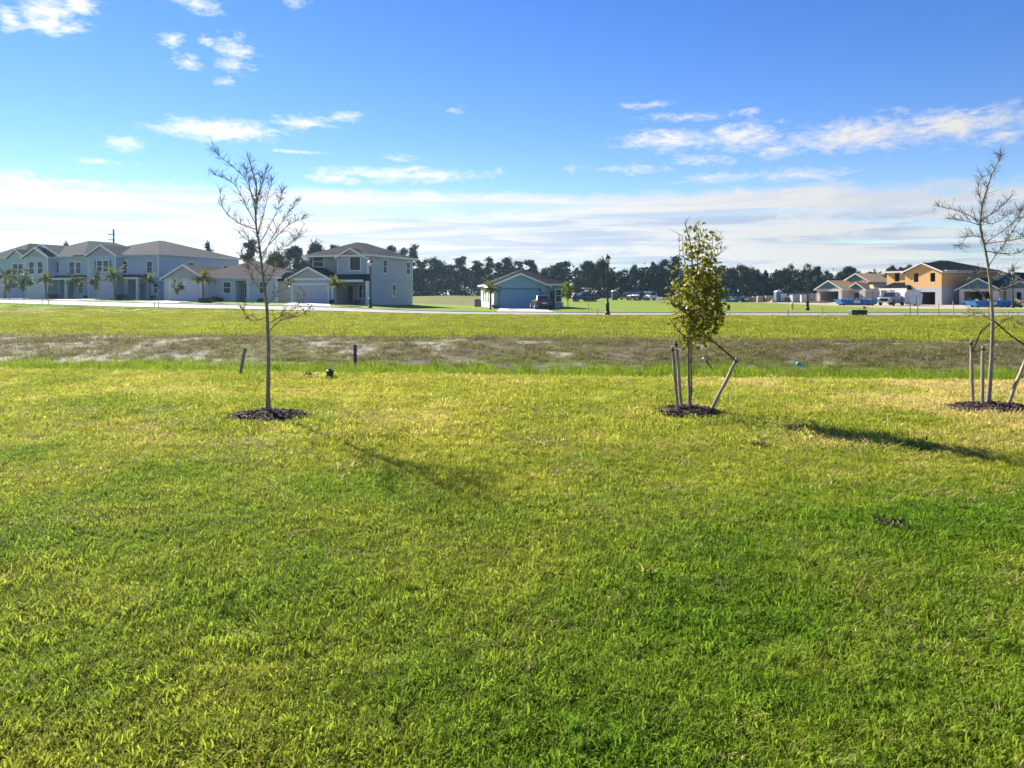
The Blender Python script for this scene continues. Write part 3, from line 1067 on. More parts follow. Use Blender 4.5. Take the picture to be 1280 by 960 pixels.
def low_house():
    f = Frame(205, 92.0, -8, 0.98)
    t = thing('bungalow', 'low one storey pale house with brown roof behind the bare left tree', 'house', f.loc, f.th)
    g1 = f.X(255)
    h = 2.65
    x1 = f.X(344, 2.0)
    pa, pb = f.X(294, 2.0), f.X(311, 2.0)
    w = MB()
    w.box(0, g1, 0, 9, -0.6, h)
    w.box(g1 + 0.002, pa, 2.0, 13, -0.6, h)
    w.box(pa, pb, 4.0, 13, -0.6, h)
    w.box(pb, x1, 2.0, 13, -0.6, h)
    w.box(pa, pb, 2.0, 4.0, h - 0.3, h)
    w.build('wall', stuc_white, t)
    e = MB()
    e.box(x1 + 0.003, f.X(361, 3.0), 3.0, 11, -0.6, h - 0.35)
    e.build('side_wing', mat('tan_stucco', (0.50, 0.44, 0.36), 0.9, 0.06, 4.0, bump=0.2), t)
    gw, rf, fa = MB(), MB(), MB()
    rise = g1 / 2 * 0.58
    gable_wall(gw, 0, g1, 0, h, rise)
    gw.build('gable', sid_greige, t)
    gable_roof(rf, fa, 0, g1, 0, 9, h, rise)
    hip(rf, g1 * 0.5, x1, 2.0, 13, h + 0.004, 2.3)
    hip(rf, x1 + 0.2, f.X(361, 3.0), 3.0, 11, h - 0.35, 1.0, 0.3)
    eaves(fa, g1 + 0.5, x1, 2.0, 13, h + 0.004)
    rf.build('roof', shingle_br, t)
    fa.build('fascia', wht, t)
    garage_door(t, f.X(213), f.X(251), 0, 2.15, 0, gdoor, wht)
    window(t, 'f', f.X(284, 2.0), 0.85, 0.9, 1.3, 2.0, wht, glass)
    window(t, 'f', f.X(329, 2.0), 0.85, 0.9, 1.3, 2.0, wht, glass)
    front_door(t, f.X(299, 4.0), f.X(304.5, 4.0), 2.1, 4.0, door_dark, wht)
    window(t, 'f', f.X(308, 4.0), 0.3, 0.35, 1.7, 4.0, wht, glass, 2, 'sidelight')
    b = MB()
    b.box(pb - 0.25, pb + 0.05, 1.9, 1.997, -0.6, h)
    b.build('porch_column', wht, t)
    return f


def grey_house():
    f = Frame(460, 86.0, -20, 0.56)
    t = thing('two_storey_house', 'warm grey two storey house with small upper gable left of the blue garage house', 'house', f.loc, f.th)
    h = f.Z(320.0)
    D = f.W(515.5)
    xl = f.X(390.6, 1.2)
    xg = f.X(421.5)
    g = 2.7
    ga0, ga1 = f.X(361, -1.6), f.X(413, -1.6)
    px0 = ga1 + 0.003
    w = MB()
    w.box(xg, 0, 0, D, g, h)
    w.box(xl, xg - 0.002, 1.2, D, g, h)
    w.box(xl, px0, 1.2, D, -0.6, g)
    w.box(px0, 0, 2.2, D, -0.6, g)
    w.box(-0.35, 0, 0.0, 2.2, -0.6, g)
    gh = 2.85
    w.box(ga0, ga1, -1.6, 4.2, -0.6, gh)
    w.build('wall', sid_grey, t)
    gw, rf, fa = MB(), MB(), MB()
    rise = f.Z(334, (ga0 + ga1) / 2, -1.6) - gh - 0.1
    gable_wall(gw, ga0, ga1, -1.6, gh, rise)
    gw.build('gable', sid_greige, t)
    gw = MB()
    gable_roof(rf, fa, ga0, ga1, -1.6, 4.2, gh, rise)
    dg0, dg1 = f.X(425), f.X(455)
    r2 = (dg1 - dg0) / 2 * 0.52
    gable_wall(gw, dg0, dg1, -0.12, h - 0.05, r2)
    gw.build('gable', sid_greige, t)
    gable_roof(rf, fa, dg0, dg1, -0.12, 4.0, h - 0.02, r2, 0.45)
    hip(rf, xl, 0, 0.2, D, h, 1.8, 0.45)
    # the lean-to over the porch, its low side to the street
    a, c = f.X(415), 0.3
    rf.hexa([(a, -1.5, g - .1), (c, -1.5, g - .1), (c, -.003, g - .1), (a, -.003, g - .1)], [(a, -1.5, g + .05), (c, -1.5, g + .05), (c, -.003, g + .72), (a, -.003, g + .72)])
    rf.build('roof', shingle, t)
    eaves(fa, xl, 0, 0.2, D, h, 0.45)
    fa.box(a, c, -1.56, -1.503, g - 0.2, g + 0.06)
    fa.box(ga0 + 0.2, ga1 - 0.2, -1.66, -1.603, gh - 0.06, gh + 0.12)
    fa.build('fascia', wht, t)
    garage_door(t, f.X(366, -1.6), f.X(410, -1.6), 0, 2.2, -1.6, gdoor_grey, wht)
    window(t, 'f', f.X(398, 1.2), f.Z(333.5, xl, 1.2), 1.35, 1.25, 1.2, wht, glass)
    window(t, 'f', f.X(444), f.Z(337.5), 1.35, 1.5, 0, wht, glass, 0)
    front_door(t, f.X(432.5, 2.2), f.X(441, 2.2), 2.1, 2.2, door_dark, wht)
    window(t, 'f', f.X(451.5, 2.2), 0.7, 0.5, 1.5, 2.2, wht, glass)
    window(t, 'f', f.X(456, 2.2), 0.7, 0.5, 1.5, 2.2, wht, glass)
    for px in (416, 459):
        b = MB()
        b.box(f.X(px, -1.3) - 0.14, f.X(px, -1.3) + 0.14, -1.44, -1.16, -0.6, g - 0.104)
        b.build('porch_column', wht, t)
    for px, py, hh in ((481, 341, 1.5), (510, 343, 1.5), (492.5, 370.5, 1.4)):
        window(t, 'r', f.W(px), f.Z(py, 0, f.W(px)), 0.85, hh, 0, wht, glass)
    MB().box(0.004, 0.035, 0.1, D - 0.11, g - 0.02, g + 0.12).build('trim_band', sid_grey, t)
    MB().box(0.004, 0.04, -0.05, 0.09, -0.5, h - 0.03).box(-0.09, 0.004, -0.05, -0.004, g, h - 0.03).build('corner_trim', wht, t)
    MB().box(xg, xg + 0.09, -0.04, -0.004, g + 0.7, h - 0.06).build('corner_trim', wht, t)
    MB().box(0.004, 0.04, D - 0.1, D, -0.5, h - 0.03).build('corner_trim', wht, t)
    return f


def blue_house():
    f = Frame(617, 88.0, 8, 0.0)
    t = thing('bungalow', 'slate blue one storey house with wide blue garage door and white left wall', 'house', f.loc, f.th)
    h = 2.72
    x1 = f.X(683.5)
    x2 = f.X(702, 1.4)
    D = 15.0
    w = MB()
    w.box(0.15, x1, 0, D, -0.5, h)
    w.box(x1 + 0.002, x2, 1.4, D, -0.5, h)
    w.build('wall', stuc_blue, t)
    sw = MB()
    sw.box(0.0, 0.147, 0.02, D, -0.5, h)
    sw.build('side_wall', stuc_lgt, t)
    gw, rf, fa = MB(), MB(), MB()
    rise = f.Z(343, x1 / 2) - h
    gable_wall(gw, 0.1, x1, 0, h, rise)
    gw.build('gable', stuc_blue, t)
    gable_roof(rf, fa, 0, x1, 0, 6, h, rise, 0.45, front_ov=0.45)
    hip(rf, 0, x2, 0.6, D, h + 0.003, 1.85, 0.42)
    rf.build('roof', shingle, t)
    eaves(fa, x1 + 0.55, x2, 0.6, D, h + 0.003, 0.42)
    fa.box(-0.46, -0.425, 0.2, D, h - 0.03, h + 0.17)
    fa.build('fascia', wht, t)
    garage_door(t, f.X(624.5), f.X(675), 0, 2.25, 0, gdoor_blue, mat('blue_door_trim', (0.12, 0.20, 0.27), 0.7))
    b = MB()
    b.box(f.X(677.5), x1 + 0.03, -0.05, -0.004, -0.5, 1.9)
    b.build('stone_facing', stone, t)
    for k, wy in enumerate((2.6, 5.6, 8.4, 11.4)):
        window(t, 'l', wy, 0.7, 0.9, 1.45, 0.0, wht, glass)
    front_door(t, f.X(687.5, 1.4), f.X(693, 1.4), 2.1, 1.4, door_dark, wht)
    window(t, 'f', f.X(698, 1.4), 0.8, 0.6, 1.4, 1.4, wht, glass)
    for a in (0.9, x1 - 0.9):
        MB().tube([(a, -0.05, 2.05), (a, -0.13, 2.08), (a, -0.13, 2.28)], [0.05, 0.06, 0.03], 8).build('wall_lantern', acm, t)
    # condenser beside the left wall: a thing of its own
    c = f.P(-1.1, 8.0)
    a = thing('air_conditioner', 'dark air conditioning unit standing beside the blue house left wall', 'air conditioner', (c[0], c[1], gz(*c)), f.th)
    b = MB().box(-0.42, 0.42, -0.42, 0.42, 0.05, 0.95)
    b.build('housing', acm, a, bevel=0.03)
    b = MB()
    for k in range(9):
        b.box(-0.43, 0.43, -0.435, -0.422, 0.12 + k * 0.09, 0.16 + k * 0.09)
        b.box(-0.435, -0.422, -0.42, 0.42, 0.12 + k * 0.09, 0.16 + k * 0.09)
    b.build('grille', mat('grey_metal', (0.2, 0.21, 0.22), 0.5), a)
    b = MB().lathe([(0.36, 0.951), (0.36, 1.0), (0.1, 1.02)], n=16)
    b.build('fan_guard', acm, a)
    return f


blockm = mat('concrete_block', (0.50, 0.465, 0.42), 0.95, 0.10, 2.5, bump=0.3, bscale=14)
blockg = mat('grey_concrete_block', (0.40, 0.395, 0.39), 0.95, 0.12, 2.5, bump=0.3, bscale=14)
osb = mat('raw_plywood', (0.62, 0.365, 0.145), 0.85, 0.14, 5.0, stretch=(1, 1, .5), bump=0.2)
osbr = mat('plywood_roof_deck', (0.60, 0.40, 0.21), 0.9, 0.14, 4.0, spec=0.05)
felt = mat('black_roofing_felt', (0.008, 0.010, 0.016), 0.95, 0.25, 3.0, spec=0.04)
teal = mat('teal_house_wrap', (0.045, 0.145, 0.19), 0.6, 0.15, 3.0)
rawtrim = mat('primed_fascia', (0.62, 0.59, 0.54), 0.8, 0.08, 2.0)
dark = mat('painted_interior_shade', (0.025, 0.022, 0.02), 0.95, 0.2, 2.0)  # near-black colour paints in the shade inside the unfinished rooms


def site_bungalow():
    f = Frame(1052, 150.0, -64, -0.1)
    t = thing('unfinished_house', 'unfinished block bungalow with bare plywood roof behind the long blue dumpster', 'house', f.loc, f.th)
    h = f.Z(361)
    g0 = f.X(1021)
    w = MB()
    shell(w, g0, 0, 0, 9, h, front=[(f.X(1025), f.X(1048), -0.4, 2.35)], right=[])
    # main body behind, porch bay in front of it
    b0, b1 = f.X(1060.5, 3.0), f.X(1081.5, 3.0)
    shell(w, b0, b1, 3.0, 5.0, h - 0.05, front=[((b0 + b1) / 2 - 0.7, (b0 + b1) / 2 + 0.5, 0.35, 2.1)])
    x2 = b1 + 0.3
    D = 5.0 + f.W(1108, x2) * 0 + 12.0
    shell(w, 0.004, x2, 5.004, D, h)
    w.build('wall', blockm, t)
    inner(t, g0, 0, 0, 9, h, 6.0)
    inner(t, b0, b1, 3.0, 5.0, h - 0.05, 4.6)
    gw, rf, fa = MB(), MB(), MB()
    r = -g0 / 2 * 0.52
    gable_wall(gw, g0, 0, 0, h, r)
    gw.build('gable', teal, t)
    gw = MB()
    gable_roof(rf, fa, g0, 0, 0, 9, h, r, 0.5)
    r = (b1 - b0) / 2 * 0.62
    gable_wall(gw, b0, b1, 3.0, h - 0.05, r)
    gw.build('gable', teal, t)
    gw = MB()
    gable_roof(rf, fa, b0, b1, 3.0, 8, h - 0.05, r, 0.5)
    c0, c1 = f.X(1055, 5.5), f.X(1086, 5.5)
    zb = f.Z(351.5, (c0 + c1) / 2, 5.5)
    r = (c1 - c0) / 2 * 0.50
    gable_wall(gw, c0, c1, 5.5, zb, r)
    gable_roof(rf, fa, c0, c1, 5.5, 12, zb, r, 0.4)
    gw.build('gable', teal, t)
    pw = MB()
    pw.box(c0 + 0.3, c1 - 0.3, 5.55, 5.75, h + 0.25, zb)
    pw.build('gable_base', osb, t)
    hip(rf, -3.5, x2, 5.0, D, h + 0.003, 2.2, 0.5)
    rf.build('roof', osbr, t)
    eaves(fa, 1.0, x2, 5.0, D, h + 0.003, 0.5)
    fa.build('fascia', rawtrim, t)
    return f


def site_house():
    f = Frame(1177, 117.0, -67, -0.13)
    t = thing('unfinished_house', 'unfinished two storey house with raw plywood upper floor and black felt roof', 'house', f.loc, f.th)
    h = f.Z(338.8)
    x0 = f.X(1131.5)
    xl = f.X(1108.5, 1.0)
    D = 13.0
    fl = 2.95
    w = MB()
    shell(w, x0, 0, 0, D, fl, front=[(f.X(1150.5), f.X(1169), -0.45, 2.15)])
    shell(w, xl, x0 - 0.003, 1.0, D - 0.5, fl, front=[(f.X(1113.5, 1), f.X(1119.5, 1), -0.45, 2.1), (f.X(1122.5, 1), f.X(1128, 1), 0.6, 2.1)])
    w.build('wall', blockg, t)
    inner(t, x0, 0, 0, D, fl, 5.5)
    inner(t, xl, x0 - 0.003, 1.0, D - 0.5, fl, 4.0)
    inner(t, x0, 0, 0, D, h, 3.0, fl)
    u = MB()
    wz0, wz1 = f.Z(352), f.Z(340.8)
    shell(u, x0, 0, 0, D, h, front=[(f.X(1142), f.X(1148), wz0, wz1), (f.X(1162.7), f.X(1169), wz0, wz1)], z0=fl)
    hl = f.Z(340.8, xl, 1.0)
    inner(t, xl, x0 - 0.003, 1.0, D - 0.5, hl, 3.5, fl)
    shell(u, xl, x0 - 0.003, 1.0, D - 0.5, hl, front=[(f.X(1118.2, 1), f.X(1124.2, 1), f.Z(352, xl, 1), f.Z(342, xl, 1))], z0=fl)
    r = -x0 / 2 * 0.40
    gable_wall(u, x0, 0, 0, h, r)
    u.build('upper_wall', osb, t)
    rf, fa = MB(), MB()
    gable_roof(rf, fa, x0, 0, 0, 6.5, h, r, 0.5, front_ov=0.4)
    hip(rf, x0 - 3.5, 0, 1.0, D, h + 0.003, f.Z(325.5, x0 / 2, D / 2) - h - 0.1, 0.5)
    hip(rf, xl, x0 + 1, 1.0, D - 0.5, hl, 0.8, 0.45)
    a, c = f.X(1099, -1.2), f.X(1133.5, -1.2)
    rf.hexa([(a, -1.2, 2.55), (c, -1.2, 2.55), (c, .997, 2.55), (a, .997, 2.55)], [(a, -1.2, 2.75), (c, -1.2, 2.75), (c - .6, .997, 3.75), (a + .9, .997, 3.75)])
    rf.build('roof', felt, t)
    eaves(fa, x0 - 3.5, 0, 1.0, D, h + 0.003, 0.5)
    eaves(fa, xl, x0 - 0.3, 1.0, D - 0.5, hl, 0.45)
    fa.box(a - 0.05, c + 0.05, -1.27, -1.203, 2.45, 2.78)
    fa.build('fascia', rawtrim, t)
    for px in (1101, 1117, 1131):
        b = MB()
        q = f.X(px, -1.0)
        b.box(q - 0.12, q + 0.12, -1.12, -0.88, -0.5, 2.545)
        b.build('porch_post', rawtrim, t)
    return f


def site_gabled():
    f = Frame(1248.5, 112.0, -52, -0.12)
    t = thing('unfinished_house', 'unfinished low house with teal gables at the right edge behind the blue dumpsters', 'house', f.loc, f.th)
    h = f.Z(361.0)
    g0 = f.X(1199)
    w = MB()
    shell(w, g0, 0, 0, 8, h, front=[(f.X(1205), f.X(1241), -0.4, 2.2)])
    b0, b1 = f.X(1257, 2.0), f.X(1296, 2.0)
    bh = f.Z(360.5, b0, 2.0)
    shell(w, b0, b1, 2.0, 5.0, bh, front=[(f.X(1270.5, 2), f.X(1276.5, 2), -0.4, 2.1)])
    shell(w, 0.004, b1 + 2, 5.004, 15, h)
    w.build('wall', blockm, t)
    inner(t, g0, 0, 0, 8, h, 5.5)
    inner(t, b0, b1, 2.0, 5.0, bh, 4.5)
    gw, rf, fa = MB(), MB(), MB()
    r = f.Z(348.5, g0 / 2) - h
    gable_wall(gw, g0, 0, 0, h, r)
    gw.build('gable', teal, t)
    gw = MB()
    gable_roof(rf, fa, g0, 0, 0, 9, h, r, 0.5)
    r = (b1 - b0) / 2 * 0.50
    gable_wall(gw, b0, b1, 2.0, bh, r)
    gw.build('gable', teal, t)
    gw = MB()
    gable_roof(rf, fa, b0, b1, 2.0, 8, bh, r, 0.5)
    c0, c1 = f.X(1243, 5.2), f.X(1283, 5.2)
    zb = f.Z(352.5, (c0 + c1) / 2, 5.2)
    r = f.Z(341, (c0 + c1) / 2, 5.2) - zb
    gable_wall(gw, c0, c1, 5.2, zb, r)
    gw.box(c0 + .2, c1 - .2, 5.2, 5.4, h - 0.3, zb)
    gable_roof(rf, fa, c0, c1, 5.2, 13, zb, r, 0.5)
    gw.build('gable', teal, t)
    hip(rf, -2, b1 + 2, 5.0, 15, h + 0.003, 2.6, 0.5)
    rf.build('roof', felt, t)
    fa.build('fascia', rawtrim, t)
    return f


fT = town_house()
far_left_house()
fL = low_house()
fG = grey_house()
fB = blue_house()
fH = site_bungalow()
fI = site_house()
fJ = site_gabled()

# drives and walks
def drive(f, pa, pb, w0, reach=None):
    a, c = f.P(f.X(pa, w0), w0), f.P(f.X(pb, w0), w0)
    ax, cx = a[0] + (reach or 0), c[0] + (reach or 0)
    slab('driveway', [(ax - 0.4, edge_y(ax) + 7.3), (cx + 0.4, edge_y(cx) + 7.3), c, a], conc)


drive(fT, 36, 57, -1.5, 4)
drive(fT, 123, 143, -1.3, 4)
drive(fL, 213, 251, -0.1, 2)
drive(fG, 366, 410, -1.7, 3)
drive(fB, 624.5, 675, -0.1, 0.4)

# ------------------------------------------------------------------ young trees on the lawn
bark = mat('grey_young_bark', (0.26, 0.225, 0.18), 0.9, 0.3, 14.0, bump=0.6, bscale=60)
barkd = mat('dark_twig_bark', (0.15, 0.128, 0.105), 0.9, 0.25, 18.0)
wood = mat('weathered_stake_wood', (0.34, 0.275, 0.195), 0.85, 0.45, 9.0, stretch=(1, 1, .15), bump=0.4, bscale=50)
strapm = mat('dark_green_strap', (0.02, 0.025, 0.02), 0.7, 0.2, 12.0)
mulchm = mat('dark_bark_mulch', (0.055, 0.030, 0.022), 0.95, 0.55, 30.0, bump=0.7, bscale=60, col2=(0.13, 0.075, 0.055))
budm = leaf_mat('young_oak_leaf', (0.10, 0.12, 0.015), (0.17, 0.12, 0.03), 0.4, scale=9.0)
leafm = leaf_mat('broad_leaf', (0.13, 0.155, 0.012), (0.32, 0.285, 0.04), 0.5, rough=0.35, scale=6.0)


def grow(tree, base, Y, g, trunk, limbs, r0, r1, seed, twigk=1.0, lr=0.010):
    """TRUNK and LIMBS are polylines in the photo's columns and rows at depth Y; every limb gets its own lean in depth, then twigs"""
    def pts(poly, y0=0.0, dy=0.0):
        out = []
        for i, (px, py) in enumerate(poly):
            q = at(px, Y + y0 + dy * (math.hypot(px - poly[0][0], py - poly[0][1]) / F * Y), py) - base
            out.append(q)
        return out

    def smooth(ps, k=3):
        r = []
        for i in range(len(ps) - 1):
            p0, p1, p2, p3 = ps[max(i - 1, 0)], ps[i], ps[i + 1], ps[min(i + 2, len(ps) - 1)]
            for j in range(k):
                t = j / k
                r.append(0.5 * ((2 * p1) + (p2 - p0) * t + (2 * p0 - 5 * p1 + 4 * p2 - p3) * t * t + (3 * p1 - p0 - 3 * p2 + p3) * t ** 3))
        r.append(ps[-1])
        return r
    tb = MB()
    tp = smooth(pts(trunk))
    n = len(tp)
    tb.tube(tp, [r0 + (r1 - r0) * (i / (n - 1)) ** 0.7 + (0.012 * max(0, 1 - i / 2.0)) for i in range(n)], 10)
    tb.build('trunk', bark, tree, smooth=True)
    bb = MB()
    tips = []
    lines = [(tp[n // 3:], r1 * 1.2)]
    for poly in limbs:
        lp = pts(poly, 0, g.uniform(-0.8, 0.8))
        # root it in the trunk
        near = min(tp, key=lambda q: (Vector((q.x, 0, q.z)) - Vector((lp[0].x, 0, lp[0].z))).length)
        lp[0] = near.copy()
        lp = smooth(lp)
        ra = lr * g.uniform(0.8, 1.1)
        m = len(lp)
        bb.tube(lp, [ra + (0.0024 - ra) * (i / (m - 1)) ** 0.8 for i in range(m)], 6)
        lines.append((lp, ra))
    for lp, ra in lines:
        L = sum((lp[i + 1] - lp[i]).length for i in range(len(lp) - 1))
        for _ in range(int(L * 19 * twigk)):
            i = min(len(lp) - 2, int(len(lp) * g.uniform(0.15, 1.0)))
            p = lp[i].lerp(lp[i + 1], g.random())
            d = (lp[i + 1] - lp[i]).normalized()
            o = Vector((g.gauss(0, 1), g.gauss(0, 1), g.gauss(0.5, .5))).normalized()
            d = (d * 0.75 + o * 0.8).normalized()
            ln = g.uniform(0.06, 0.24) * (1.1 - 0.65 * i / len(lp))
            q = [p]
            for k in range(4):
                d = (d + Vector((g.gauss(0, .13), g.gauss(0, .13), g.gauss(0.05, .12)))).normalized()
                q.append(q[-1] + d * ln / 4)
            bb.tube(q, [0.0031, 0.0028, 0.0024, 0.0020, 0.0014], 4, cap=False)
            tips.append(q[-1])
            for _ in range(g.randint(1, 3)):
                a = q[g.randint(1, 3)]
                e = (d + Vector((g.gauss(0, .7), g.gauss(0, .7), g.gauss(0, .5)))).normalized()
                e2 = a + e * g.uniform(0.04, 0.14)
                bb.tube([a, e2], [0.0026, 0.0016], 3, cap=False)
                tips.append(e2)
    bb.build('branches', barkd, tree)
    return tips


def zoomed(pts, x0, y0, s):
    return [(x0 + a / s, y0 + b / s) for a, b in pts]


g = random.Random(21)
Y1 = 10.42
b1 = at(335, Y1)
b1.z = gz(b1.x, b1.y)
t1 = thing('bare_tree', 'bare young tree with grey trunk and upright twigs in a mulch ring without stakes', 'tree', b1, group=None)
Z1 = lambda *p: zoomed(p, 240, 180, 2.667)
tips = grow(t1, b1, Y1, g,
            Z1((253, 905), (254, 800), (255, 700), (252, 600), (249, 540), (241, 480), (234, 420), (228, 370), (222, 320), (215, 285), (212, 230), (216, 150), (205, 100), (190, 50)),
            [Z1((212, 270), (185, 215), (150, 145), (115, 118), (75, 103)), Z1((210, 215), (185, 130), (160, 95), (110, 55), (75, 20)),
             Z1((214, 290), (170, 270), (130, 245), (100, 205), (92, 150)), Z1((225, 330), (260, 270), (288, 210), (300, 155)),
             Z1((230, 370), (290, 300), (335, 262), (372, 250)), Z1((236, 430), (280, 355), (325, 335), (358, 300)),
             Z1((220, 310), (240, 230), (254, 165), (268, 120)), Z1((232, 380), (280, 290), (318, 235), (348, 188)),
             Z1((250, 570), (200, 590), (168, 552)), Z1((252, 600), (300, 572), (345, 545), (378, 500)), Z1((254, 640), (290, 592), (335, 578), (376, 565)),
             Z1((240, 470), (276, 420), (302, 360)), Z1((242, 500), (205, 455), (186, 410)), Z1((215, 250), (222, 170), (232, 110)), Z1((214, 240), (196, 160), (182, 80)),
             Z1((226, 360), (185, 320), (160, 300)), Z1((236, 440), (200, 400), (175, 380), (160, 340)), Z1((246, 540), (290, 490), (330, 470)), Z1((212, 200), (236, 130), (246, 90))],
            0.033, 0.006, 1, 1.9, 0.0074)
m = MB().leafquads([q for q in tips if q.z < 2.3 and g.random() < 0.55], 0.032, g)
m.build('foliage', budm, t1)

Y3 = 11.1
b3 = at(1236, Y3)
b3.z = gz(b3.x, b3.y)
t3 = thing('bare_tree', 'bare crooked young tree at the right edge held by three wooden stakes', 'tree', b3)
Z3 = lambda *p: zoomed(p, 1140, 190, 2.743)
tips = grow(t3, b3, Y3, g,
            Z3((260, 885), (268, 780), (274, 680), (276, 580), (272, 500), (265, 420), (252, 340), (236, 270), (236, 220), (241, 180), (258, 125), (272, 80), (290, 45), (302, 12)),
            [Z3((262, 395), (290, 350), (320, 310), (345, 270), (372, 232)), Z3((236, 255), (205, 222), (150, 200), (82, 184)), Z3((238, 230), (290, 200), (330, 165)),
             Z3((265, 420), (220, 415), (180, 440)), Z3((268, 450), (310, 425), (350, 400)), Z3((320, 310), (355, 300), (385, 290)), Z3((240, 290), (190, 290), (160, 330)),
             Z3((242, 180), (225, 120), (243, 85)), Z3((276, 570), (235, 555), (200, 560)), Z3((277, 600), (330, 570), (370, 590)), Z3((274, 520), (230, 480), (200, 470)),
             Z3((300, 340), (330, 350), (370, 345)), Z3((238, 240), (280, 245), (330, 215)), Z3((272, 480), (315, 470), (360, 445)), Z3((236, 250), (180, 235), (130, 230)), Z3((330, 290), (350, 240), (372, 200))],
            0.033, 0.005, 2, 2.1, 0.0078)
m = MB().leafquads([q for q in tips if g.random() < 0.16], 0.026, g)
m.build('foliage', budm, t3)

Y2 = 10.72
b2 = at(863, Y2)
b2.z = gz(b2.x, b2.y)
t2 = thing('leafy_tree', 'leafy young tree with olive green leaves and twin trunks held by stakes', 'tree', b2)
Z2 = lambda *p: zoomed(p, 780, 260, 3.43)
tips = grow(t2, b2, Y2, g,
            Z2((283, 880), (280, 760), (276, 660), (278, 580), (286, 500), (296, 420), (298, 340), (292, 250), (288, 170), (270, 100), (262, 62)),
            [Z2((291, 876), (291, 760), (288, 660), (292, 570), (320, 470), (345, 380), (350, 260), (345, 120)), Z2((284, 560), (250, 470), (235, 380), (240, 280), (236, 110)),
             Z2((280, 575), (230, 520), (195, 475)), Z2((290, 540), (350, 500), (390, 440), (410, 380)), Z2((300, 400), (370, 330), (395, 240), (405, 120)), Z2((292, 480), (230, 400), (210, 330)),
             Z2((296, 380), (315, 250), (318, 65)), Z2((296, 330), (260, 230), (250, 120)), Z2((330, 440), (380, 400), (420, 330)), Z2((345, 300), (370, 200), (380, 110)), Z2((250, 450), (215, 420), (200, 370)), Z2((392, 250), (405, 200), (415, 165)), Z2((320, 480), (360, 450), (400, 420))],
            0.028, 0.006, 3, 0.5, 0.012)
# leaves: through the crown's volume, thin above, dense in the belly
rows = [(278, 866, 872), (290, 846, 893), (300, 842, 902), (318, 846, 904), (335, 858, 901), (350, 845, 903), (365, 839, 908), (380, 838, 910), (395, 839, 908), (410, 843, 902), (425, 849, 890), (440, 854, 877)]
fb = MB()
P = []
for _ in range(1450):
    k = g.triangular(0, len(rows) - 1.01, len(rows) * 0.64)
    i = int(k)
    fr = k - i
    py = rows[i][0] * (1 - fr) + rows[i + 1][0] * fr
    a = rows[i][1] * (1 - fr) + rows[i + 1][1] * fr
    c = rows[i][2] * (1 - fr) + rows[i + 1][2] * fr
    hw = (c - a) / 2
    rr, th = math.sqrt(g.random()) * g.uniform(0.75, 1.04), g.uniform(0, 6.283)
    px = (a + c) / 2 + hw * rr * math.cos(th)
    # pull leaves of the open top onto the upright twigs
    if py < 345:
        tw = min((848, 857, 868, 880, 889, 898), key=lambda q: abs(q - px))
        px = tw + (px - tw) * 0.45
        if g.random() < 0.25:
            continue
    q = at(px, Y2, py) - b2
    q.y += hw / F * Y2 * rr * math.sin(th)
    P.append(q)
P += [q for q in tips if 0.95 < q.z < 2.45 and abs(q.x) < 0.4]
for p in P:
    d = Vector((g.gauss(0, 1), g.gauss(0, 1), -0.55 + g.gauss(0, .6))).normalized()
    n = d.orthogonal().normalized()
    n.rotate(Matrix.Rotation(g.uniform(0, 6.283), 3, d))
    sd = d.cross(n)
    L = g.uniform(0.055, 0.108)
    W = L * 0.24
    fb.add([p, p + d * L * .35 + sd * W + n * .006, p + d * L * .35 - n * .004, p + d * L * .35 - sd * W + n * .006,
            p + d * L * .75 + sd * W * .7 + n * .003, p + d * L * .75 - n * .008, p + d * L * .75 - sd * W * .7 + n * .003, p + d * L - n * 0.02],
           [(0, 2, 1), (0, 3, 2), (1, 2, 5, 4), (2, 3, 6, 5), (4, 5, 7), (5, 6, 7)])
fb.build('foliage', leafm, t2)
tg = MB().tube([Z for Z in (at(841, Y2, 404) - b2, at(843.5, Y2, 413) - b2)], [0.012, 0.014], 4)
tg.build('plant_tag', mat('yellow_plastic_tag', (0.55, 0.50, 0.03), 0.5), t2)


